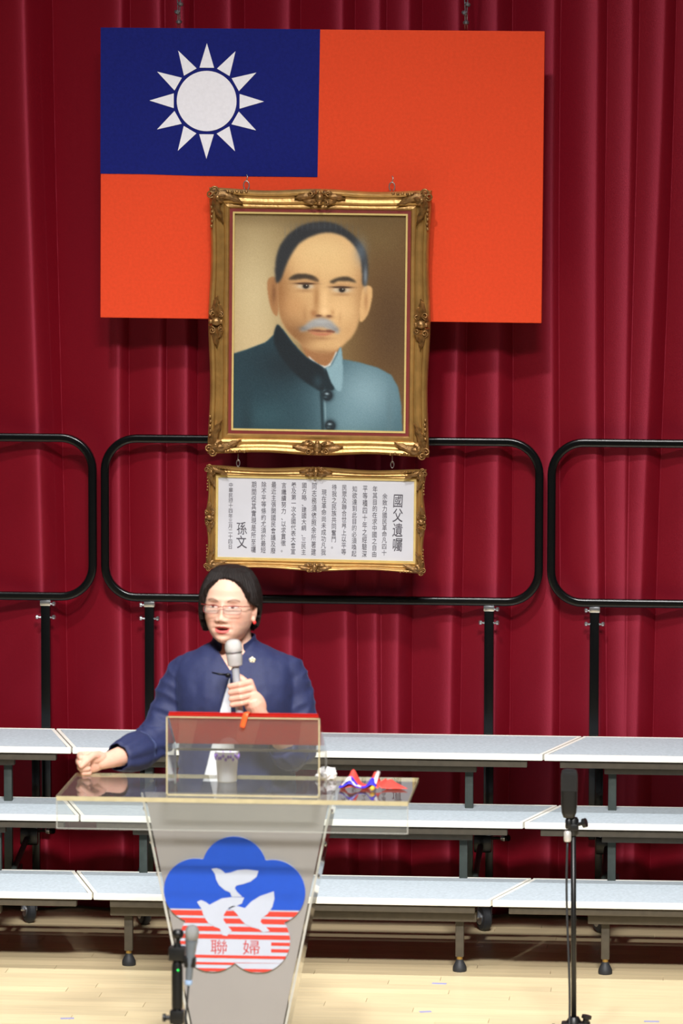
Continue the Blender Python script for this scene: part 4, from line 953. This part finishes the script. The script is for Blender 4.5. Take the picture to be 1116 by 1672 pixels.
MX = Vector((.0035, -2.79, 1.215)); MA = Vector((-.095, .02, 1)).normalized()     # hand microphone: a point on its axis, and the axis
def build_body():
    mb = build_head()
    mb.round_tube([HC + Vector((.002, .030, -.05)), Vector((-.043, -2.478, 1.36)), Vector((-.037, -2.466, 1.29)), Vector((-.036, -2.47, 1.22))], [.054, .0545, .062, .08], 28)
    v, f = loft(shrink(interp_rows(TR), .014)); mb.add(v, f)
    # her right arm and fist on the lectern top
    mb.round_tube([RS[0], RS[1], RS[2], RS[3]], [.043, .043, .041, .038], 20)
    mb.round_tube([RS[3], (-.330, -2.610, 1.014), (-.372, -2.682, 1.008), (-.404, -2.728, 1.003), (-.424, -2.746, 1.000)], [.038, .038, .0315, .0255, .024], 20)
    hand_fist(mb, Vector((-.416, -2.738, 1.001)), (-.86, -.50, -.03), (.50, -.86, -.10), (-.03, -.10, 1), 0.97)
    # her left arm, hand round the microphone
    mb.round_tube([LS[0], LS[1], LS[2], LS[3]], [.043, .043, .041, .038], 20)
    Wr = Vector((.074, -2.775, 1.150))
    mb.round_tube([LS[3], (.140, -2.640, 1.045), (.104, -2.715, 1.103), Wr], [.038, .038, .031, .0245], 20)
    q = MA; ex = Vector((1, 0, 0)); ex = (ex - q * ex.dot(q)).normalized(); ey = q.cross(ex)      # ey points away from the viewer
    Kc = MX + ex * .038 - ey * .010 + q * .008
    pd = (Kc - Wr).normalized(); pn = (ey - pd * ey.dot(pd)).normalized(); pw = pd.cross(pn)
    Rm = Matrix((pd, pn, pw)).transposed()
    mb.ell(Wr + pd * (Kc - Wr).length * .55, (.048, .0185, .033), 20, 14, Rm)
    mb.round_tube([Wr + pd * .005, Wr + pd * .05], [.024, .027], 16)
    for i, o in enumerate((.036, .0165, -.003, -.0215)):
        r = (.0094, .0097, .0094, .0084)[i]; L = (1, 1.05, 1.0, .9)[i]; ang = (-.06, -.01, .05, .10)[i]
        K = MX + ex * (.042 + .003 * (i == 1) - .003 * (i == 3)) - ey * .008 + q * (o + .006)
        a = MX + ex * .012 - ey * .0325 * L + q * (o + .003); b = MX - ex * .0190 - ey * .019 + q * (o - .001); c = MX - ex * .0215 + ey * .006 + q * (o - .003)
        wb = Wr + pd * .03 + q * o * .7
        mb.round_tube([wb, K], [r * 1.3, r * 1.15], 12); mb.round_tube([K, a], [r * 1.15, r * 1.05], 12); mb.round_tube([a, b], [r * 1.03, r * .95], 12); mb.round_tube([b, c], [r * .95, r * .82], 12)
    t0 = Wr + pd * .03 + ey * .014; t1 = MX + ex * .034 + ey * .020 + q * .030; t2 = MX + ex * .010 + ey * .0235 + q * .054; t3 = MX - ex * .004 + ey * .022 + q * .066
    mb.round_tube([t0, t1], [.016, .0125], 12); mb.round_tube([t1, t2], [.012, .0108], 12); mb.round_tube([t2, t3], [.0105, .0088], 12)
    return mb

def remeshed(mb, vox, smooth_it=2, fac=0.5):
    me = mb.mesh('tmp'); o = bpy.data.objects.new('tmp', me); COL.objects.link(o)
    r = o.modifiers.new('r', 'REMESH'); r.mode = 'VOXEL'; r.voxel_size = vox; r.adaptivity = 0
    if smooth_it:
        s = o.modifiers.new('s', 'SMOOTH'); s.iterations = smooth_it; s.factor = fac
    dg = bpy.context.evaluated_depsgraph_get(); dg.update(); out = bpy.data.meshes.new_from_object(o.evaluated_get(dg))
    bpy.data.objects.remove(o); bpy.data.meshes.remove(me); return out

def paint_body(me):
    n = len(me.vertices); co = np.empty(n * 3); me.vertices.foreach_get('co', co); co = co.reshape(-1, 3)
    M = np.array(HR.inverted()); L = (co - np.array(HC)) @ M.T; x, y, z = L[:, 0], L[:, 1], L[:, 2]
    C = np.tile(np.array([226., 182., 160.]), (n, 1)); face = (y < -0.035) & (z > -.125)
    def over(m, col):
        nonlocal C
        m = np.clip(m, 0, 1)[:, None]; C = C * (1 - m) + np.array(col, float) * m
    def G(cx, cz, sx, sz): return np.exp(-((x - cx) / sx) ** 2 - ((z - cz) / sz) ** 2) * face
    for s in (-1, 1):
        over(.35 * G(s * .045, -.035, .020, .018), (232, 150, 130))
        ex = s * .0315
        # brow
        bz = .0225 - .0026 * ((np.abs(x) - .032) / .012) ** 2 + .001 * (np.abs(x) - .03) / .01
        over(.75 * np.exp(-((z - bz) / .0026) ** 2) * (np.abs(np.abs(x) - .033) < .0185) * (np.sign(x) == s) * face, (112, 86, 74))
        over(.35 * G(ex, .008, .018, .006), (196, 140, 118))
        # eye
        u = (x - ex) / .0140; v = (z - .0002 * 0 + .0008) / .0044
        over(np.clip((1.15 - u * u - v * v) * 4, 0, 1) * face * .9, (226, 214, 206))
        over(np.clip((1.0 - ((x - ex + .001) / .0056) ** 2 - ((z + .0002) / .0050) ** 2) * 4, 0, 1) * face, (44, 30, 26))
        lz = .0040 - .0022 * ((x - ex) / .014) ** 2
        over(.95 * np.exp(-((z - lz) / .0018) ** 2) * (np.abs(x - ex) < .0165) * face, (58, 40, 36))
        over(.30 * np.exp(-((z + .0060) / .0016) ** 2) * (np.abs(x - ex) < .014) * face, (170, 112, 96))
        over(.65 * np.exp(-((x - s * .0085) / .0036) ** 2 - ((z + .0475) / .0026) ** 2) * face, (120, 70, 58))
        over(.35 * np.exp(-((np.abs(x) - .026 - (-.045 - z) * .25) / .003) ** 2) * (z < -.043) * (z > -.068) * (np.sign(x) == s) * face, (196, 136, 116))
    # mouth: lips and the dark gap
    ux = x / .0235
    top = -.0632 + .0022 * np.exp(-((np.abs(x) - .006) / .005) ** 2) - .005 * ux ** 2; bot = -.0845 + .0105 * ux ** 2
    lips = (np.abs(ux) < 1) * (z < top + .0016) * (z > bot - .001) * face
    over(lips * .9, (206, 96, 92))
    gt = -.0668 - .0020 * ux ** 2; gb = -.0745 + .0050 * ux ** 2
    gap = (np.abs(x) < .0195) * (z < gt) * (z > gb) * face
    over(gap * .97, (66, 22, 24)); over(gap * (z > -.0690) * (np.abs(x) < .013) * .75, (226, 214, 204))
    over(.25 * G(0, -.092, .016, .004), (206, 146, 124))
    # knuckles and nails warm
    hands = (co[:, 1] < -2.70) & (co[:, 2] < 1.30)
    nz = np.array([noise.noise(Vector(c) * 45) for c in co[::7]]); nz = np.repeat(nz, 7)[:n]
    over(np.where(hands, np.clip(.18 + .25 * nz, 0, .5), 0), (232, 150, 128))
    c = np.clip(C, 0, 255) / 255; c = np.where(c <= .04045, c / 12.92, ((c + .055) / 1.055) ** 2.4)
    a = me.color_attributes.new('skin', 'FLOAT_COLOR', 'POINT'); a.data.foreach_set('color', np.concatenate([c, np.ones((n, 1))], 1).ravel())
body = remeshed(build_body(), 0.0020, 1, 0.4)
paint_body(body)
M_skin = mat('skin', (230, 185, 160), 0.48, attr='skin', var=0.02, scale=60, bump=0.04, bscale=500, spec=0.22)
M_skin.node_tree.nodes['Principled BSDF'].inputs['Subsurface Weight'].default_value = 0.12
M_skin.node_tree.nodes['Principled BSDF'].inputs['Subsurface Radius'].default_value = (0.010, 0.004, 0.002)
obj('body', body, M_skin, PE, True)

# clothes
M_navy = mat('navy_cloth', (32, 40, 80), 0.7, var=0.10, scale=160, bump=0.18, bscale=420, sheen=0.25, sheen_tint=(110, 125, 180))
M_trous = mat('dark_trouser_cloth', (30, 32, 48), 0.8, var=0.1, scale=120, bump=0.1)
def jacket():
    mb = MB(); v, f = loft(interp_rows(TR)); mb.add(v, f)
    mb.round_tube(RS, RSr, 24); mb.round_tube(LS, LSr, 24)
    mb.ell((-.197, -2.478, 1.247), (.053, .058, .051), 20, 14); mb.ell((.128, -2.478, 1.252), (.054, .058, .050), 20, 14)
    me = remeshed(mb, 0.0048, 6, 0.5)
    bm = bmesh.new(); bm.from_mesh(me); bm.normal_update()
    for vtx in bm.verts:
        c = vtx.co; q = 0.0
        # soft drag folds: along the sleeves across the limb, on the trunk hanging down from the bust
        arm = max(0.0, min(1.0, (abs(c.x + .035) - .165) / .03))
        q += .0045 * (1 - arm) * noise.noise(Vector((c.x * 26, c.y * 8, c.z * 6))) + .0015 * noise.noise(c * 38)
        al = c.z * 1.0 + c.x * (0.55 if c.x < 0 else -.5)
        ridge = 1 - abs(2 * noise.noise(Vector((al * 20, c.y * 11, c.x * 9 + 5))))
        q += arm * .0068 * (ridge - .5)
        if c.z < 1.08: q += arm * .003 * math.sin(al * 150 + 4 * noise.noise(c * 15))
        vtx.co = c + vtx.normal * q
    # straight-cut neckline and front opening
    def cut(p0, p1):
        d = Vector((p1[0] - p0[0], 0, p1[1] - p0[1])); nn = Vector((d.z, 0, -d.x)).normalized()
        bmesh.ops.bisect_plane(bm, geom=bm.verts[:] + bm.edges[:] + bm.faces[:], dist=1e-5, plane_co=Vector((p0[0], -2.5, p0[1])), plane_no=nn)
    A, B, Cc = (-.106, 1.350), (-.042, 1.268), (.022, 1.350)
    Wp = (-.042, 1.252), (-.0815, 1.100), (-.032, 1.100)
    for p0, p1 in ((A, B), (B, Cc), (Wp[0], Wp[1]), (Wp[0], Wp[2])): cut(p0, p1)
    def side(p0, p1, x, z): return (p1[0] - p0[0]) * (z - p0[1]) - (p1[1] - p0[1]) * (x - p0[0])
    kill = []
    for fc in bm.faces:
        c = fc.calc_center_median()
        if c.y < -2.50:
            inV = side(A, B, c.x, c.z) > 0 and side(B, Cc, c.x, c.z) > 0
            inW = side(Wp[0], Wp[1], c.x, c.z) > 0 and side(Wp[0], Wp[2], c.x, c.z) < 0
            if inV or inW: kill.append(fc)
    bmesh.ops.delete(bm, geom=kill, context='FACES')
    bm.to_mesh(me); bm.free(); return me
jm = jacket()
JO = obj('jacket', jm, M_navy, PE, True)
from mathutils.bvhtree import BVHTree
_bm = bmesh.new(); _bm.from_mesh(jm); JT = BVHTree.FromBMesh(_bm); _bm.free()
def front(x, z):
    h = JT.ray_cast(Vector((x, -3.2, z)), Vector((0, 1, 0))); return h[0].y if h[0] else -2.6
# standing collar
cm = MB(); n = 40; vs = []; fs = []
for i in range(n + 1):
    a = math.radians(-90 + 32) + math.radians(360 - 64) * i / n       # open at the throat
    for j, (rz, rr, ry_) in enumerate(((1.326, .086, .076), (1.340, .074, .068), (1.358, .0665, .0655), (1.366, .066, .066), (1.366, .062, .062), (1.340, .066, .062), (1.326, .074, .066))):
        dz = -.020 * max(0, math.cos(a + math.pi / 2)) ** 2 - .012 * max(0, math.cos(a + math.pi / 2))
        vs.append((-.041 + rr * math.cos(a), -2.474 + ry_ * math.sin(a) - .004, rz + dz))
for i in range(n):
    for j in range(7):
        k = (j + 1) % 7; fs.append((i * 7 + j, (i + 1) * 7 + j, (i + 1) * 7 + k, i * 7 + k))
fs += [tuple(range(7)), tuple(n * 7 + k for k in range(7))]
obj('collar', MB().add(vs, fs), M_navy, JO, 50)
# front edges of the opening
for s, (p0, p1) in ((-1, ((-.042, 1.256), (-.079, 1.115))), (1, ((-.041, 1.256), (-.033, 1.115)))):
    pts = [(p0[0] + (p1[0] - p0[0]) * t + s * .003, 0, p0[1] + (p1[1] - p0[1]) * t) for t in np.linspace(0, 1, 12)]
    obj('front_edge', MB().tube([(x, front(x + s * .006, z) - .0005, z) for x, _, z in pts], 0.0028, 8), M_navy, JO, True)
# gathered cuff of her right sleeve
def cuff(P, R, rip, nm):
    vs = []; fs = []; n = 60; P = [Vector(p) for p in P]; m = len(P)
    for i in range(m):
        t = (P[min(i + 1, m - 1)] - P[max(i - 1, 0)]).normalized(); a = Vector((0, 0, 1)); a = (a - t * a.dot(t)).normalized(); b = t.cross(a)
        for k in range(n):
            th = 2 * math.pi * k / n; rr = R[i] * (1 + rip[i] * (math.sin(th * 9 + i * .35) * .6 + math.sin(th * 5 + 1.3 - i * .2) * .5))
            vs.append(P[i] + (a * math.cos(th) + b * math.sin(th)) * rr)
    for i in range(m - 1):
        for k in range(n):
            l = (k + 1) % n; fs.append((i * n + k, i * n + l, (i + 1) * n + l, (i + 1) * n + k))
    o = obj(nm, MB().add(vs, fs), M_navy, JO, True); md = o.modifiers.new('t', 'SOLIDIFY'); md.thickness = 0.002; md.offset = 1; return o
cuff([(-.318, -2.588, 1.014), (-.330, -2.610, 1.013), (-.345, -2.637, 1.011), (-.360, -2.662, 1.009), (-.372, -2.684, 1.008), (-.381, -2.700, 1.007)], [.055, .058, .0575, .053, .046, .041], [.03, .05, .07, .08, .06, .06], 'cuff')
cuff([(.150, -2.600, 1.012), (.145, -2.618, 1.018), (.139, -2.640, 1.031), (.132, -2.655, 1.044), (.126, -2.667, 1.054)], [.055, .056, .054, .050, .046], [.02, .05, .06, .06, .05], 'cuff')
v, f = loft(interp_rows([r for r in shrink(TR, .006) if r[0] < 1.27]))
obj('blouse', MB().add(v, f), mat('white_blouse_cloth', (232, 236, 244), 0.7, var=0.03, scale=60, bump=0.1), PE, True)
# trousers and shoes (behind the frosted lectern)
tm = MB(); v, f = loft(interp_rows([(0.74, -.035, -2.475, .165, .120), (0.80, -.035, -2.475, .186, .135), (0.87, -.035, -2.475, .182, .130), (0.93, -.035, -2.475, .172, .118)])); tm.add(v, f)
for s in (-1, 1):
    tm.round_tube([(-.035 + s * .085, -2.475, .80), (-.035 + s * .095, -2.485, .60), (-.035 + s * .100, -2.49, .46), (-.035 + s * .104, -2.475, .25), (-.035 + s * .105, -2.47, .07)], [.098, .086, .070, .062, .058], 22)
obj('trousers', remeshed(tm, 0.009, 4), M_trous, PE, True)
for s in (-1, 1):
    cx = -.035 + s * .105; sm = MB()
    sm.add(*loft(interp_rows([(0.0, cx, -2.53, .040, .125), (0.018, cx, -2.53, .041, .126), (0.035, cx, -2.525, .039, .118), (0.055, cx, -2.50, .036, .085), (0.075, cx, -2.48, .034, .060), (0.085, cx, -2.475, .033, .052)])))
    obj('shoe', sm, mat('black_leather', (22, 20, 20), 0.35, var=0.1), PE, True)

# hair: a bob parted near the middle, open over the forehead and her left ear
def hair():
    HP = [-180, -130, -100, -85, -74, -66, -58, -50, -40, -22, -4, 12, 26, 40, 50, 58, 68, 78, 90, 100, 110, 130, 180]
    HZ = [-.080, -.082, -.084, -.082, -.072, -.052, -.014, .022, .050, .072, .084, .083, .076, .062, .042, .022, .012, .008, .002, -.026, -.062, -.076, -.080]
    nl, nt = 260, 64
    P = np.linspace(-math.pi, math.pi, nl, endpoint=False); T = np.linspace(0, 1, nt)
    PP, TT = np.meshgrid(P, T); deg = np.degrees(PP)
    zh = np.interp(deg, HP, HZ); ztop = .117
    jag = .0035 * np.sin(deg * .9 + 1) + .0030 * np.sin(deg * 2.3) + .0020 * np.sin(deg * 5.1)
    zh = zh + jag * (np.abs(deg) > 56)
    Z = zh + (ztop - zh) * np.cos(TT * math.pi / 2) ** 1.0
    zc_ = np.maximum(Z, -.004); X, Y = ring(PP, zc_)
    below = np.clip(-.004 - Z, 0, 1)
    k = 1 - .20 * (below / .084) ** 2
    side = np.abs(np.sin(PP)); back = np.clip(-np.cos(PP), 0, 1)
    off = .0080 + .0100 * side * np.clip((.10 - Z) / .07, 0, 1) + .010 * back + .003 * np.clip((Z - .08) / .03, 0, 1) + .006 * np.exp(-((np.abs(deg + 2) - 34) / 20) ** 2) * np.sin(np.pi * TT) 
    off = off * (1 - .75 * np.clip((TT - .86) / .14, 0, 1) * (np.abs(deg) < 62)) 
    part = np.exp(-((deg + 6 + 8 * TT) / 6.0) ** 2) * (np.cos(PP) > 0); off = off - .0060 * part * np.clip((TT - .05) * 6, 0, 1)
    strand = .0016 * np.sin(deg * .85 + 5 * np.sin(TT * 2.0 + PP)) + .0009 * np.sin(deg * 1.9 + 6 * np.sin(TT * 2.2 + PP)) + .0006 * np.sin(deg * 4.3 + 5 * TT)
    off = off + strand * np.clip(TT * 3, 0, 1)
    r = np.sqrt(X * X + Y * Y) + 1e-6
    X2 = X * k + X / r * off; Y2 = Y * k + Y / r * off; Z2 = Z + .0095 * np.cos(TT * math.pi / 2) ** 2
    pts = np.stack([X2, Y2, Z2], -1).reshape(-1, 3)
    idx = np.arange(nl * nt).reshape(nt, nl); nx = np.roll(idx, -1, 1)
    f = np.stack([idx[:-1], idx[1:], nx[1:], nx[:-1]], -1).reshape(-1, 4).tolist()
    vs = [HC + HR @ Vector(p) for p in pts]; f.append(list(range(nl)))
    return MB().add(vs, [tuple(q) for q in f])
M_hair = mat('dark_brown_hair', (30, 23, 21), 0.48, var=0.55, scale=30, aniso=(8, 8, 1.2), bump=0.7, bscale=90, spec=0.3)
ho = obj('hair', hair(), M_hair, PE, True); md = ho.modifiers.new('t', 'SOLIDIFY'); md.thickness = 0.011; md.offset = -1
# glasses
def hp(x, y, z): return HC + HR @ Vector((x, y, z))
M_rim = mat('red_brown_rim', (150, 52, 46), 0.35, 0.3, var=0.05); M_lens = clear_mat('spectacle_lens', (240, 240, 240), 0.06)
gl = obj('glasses', MB().tube([hp(-.009, -.108, .000), hp(0, -.110, .0025), hp(.009, -.108, .000)], 0.0014, 8), M_rim, PE, True)
for s in (-1, 1):
    def yy_(x): return -.1075 + .35 * max(0, abs(x) - .012) ** 2 / .05 + .10 * max(0, abs(x) - .03)
    pts = []
    for a in np.linspace(0, 2 * math.pi, 40, endpoint=False):
        c, q = math.cos(a), math.sin(a); e = .55
        x = s * .0345 + .0265 * abs(c) ** e * (1 if c > 0 else -1); z = -.009 + .0125 * abs(q) ** e * (1 if q > 0 else -1); pts.append((x, yy_(x), z))
    n_ = len(pts)
    obj('lens_rim', MB().tube([hp(*p) for p in pts if p[2] < -.002], 0.0008, 6), M_rim, gl, True)
    obj('brow_bar', MB().tube([hp(s * x, yy_(x) - .0005, .0038 + .0008 * math.sin((x - .008) * 50)) for x in np.linspace(.0075, .0625, 12)], 0.0016, 8), M_rim, gl, True)
    lm = MB(); lm.add([hp(*p) for p in pts] + [hp(p[0], p[1] + .0012, p[2]) for p in pts], [tuple(range(n_)), tuple(range(n_, 2 * n_))[::-1]] + [(i, (i + 1) % n_, n_ + (i + 1) % n_, n_ + i) for i in range(n_)])
    obj('lens', lm, M_lens, gl)
    obj('temple', MB().tube([hp(s * .0625, yy_(.0625), .004), hp(s * .072, -.075, .004), hp(s * .0795, -.03, .002), hp(s * .082, .0, .000), hp(s * .082, .012, -.008)], 0.0013, 8), M_rim, gl, True)
    obj('earring', MB().ell(hp(s * .0825, -.004, -.0500), (.0052, .0052, .0056), 14, 10), mat('red_bead', (240, 50, 46), 0.25, var=0.04), PE, True)
# brooch: pale gold plum blossom
bx, bz = .0245, 1.297; by = front(bx, bz); br = MB()
for k in range(5):
    a = math.pi / 2 + k * 2 * math.pi / 5; br.ell((bx + .0060 * math.cos(a), by - .003, bz + .0060 * math.sin(a)), (.0054, .0024, .0054), 12, 8)
br.ell((bx, by - .005, bz), (.003, .002, .003), 10, 6); br.box((bx - .007, by - .004, bz - .0125), (bx + .008, by - .001, bz - .0085), .0008)
obj('brooch', br, mat('pale_gold', (236, 224, 190), 0.3, 0.5, var=0.05), PE, True)
lp = MB(); lp.tube([(x, front(x, z) - .004, z) for x, z in ((-.098, 1.262), (-.075, 1.258), (-.055, 1.2565))], [.0014, .0022, .003], 8)
lp.ell((-.047, front(-.06, 1.256) - .008, 1.2555), (.009, .006, .0062), 14, 10)
obj('lapel_microphone', lp, M_mk, PE, True)

# hand microphone
HMic = thing('microphone', MX - MA * .06, 'silver-headed hand microphone held up to the speaker\'s mouth', 'microphone')
def mp(h): return MX + MA * h
obj('handle', MB().lathe([(.0105, -.060), (.0120, -.052), (.0120, .030), (.0115, .093)], MX, 20, MA), mat('pewter_handle', (186, 192, 198), 0.3, 0.3, var=0.06), HMic, 50)
obj('neck', MB().lathe([(.0165, .0935), (.0225, .097), (.0238, .112), (.0250, .131), (.0242, .134)], MX, 24, MA), M_silv2, HMic, 50)
obj('collar_ring', MB().lathe([(.0256, .1342), (.0262, .1362), (.0256, .1385)], MX, 24, MA), M_chrome, HMic, 50)
obj('grille', MB().lathe([(.0250, .1387), (.0268, .144), (.0272, .150), (.0262, .159), (.0236, .167), (.0180, .1735), (.009, .1765)], MX, 24, MA), M_silver, HMic, 50)
obj('blue_ring', MB().lathe([(.0130, -.068), (.0133, -.066), (.0133, -.0605), (.0125, -.0601)], MX, 20, MA), mat('blue_plastic', (44, 78, 190), 0.4, var=0.03), HMic, 50)
obj('end_cap', MB().lathe([(.009, -.081), (.0125, -.078), (.0128, -.0685)], MX, 20, MA), mat('white_cap', (226, 228, 234), 0.35, var=0.02), HMic, 50)
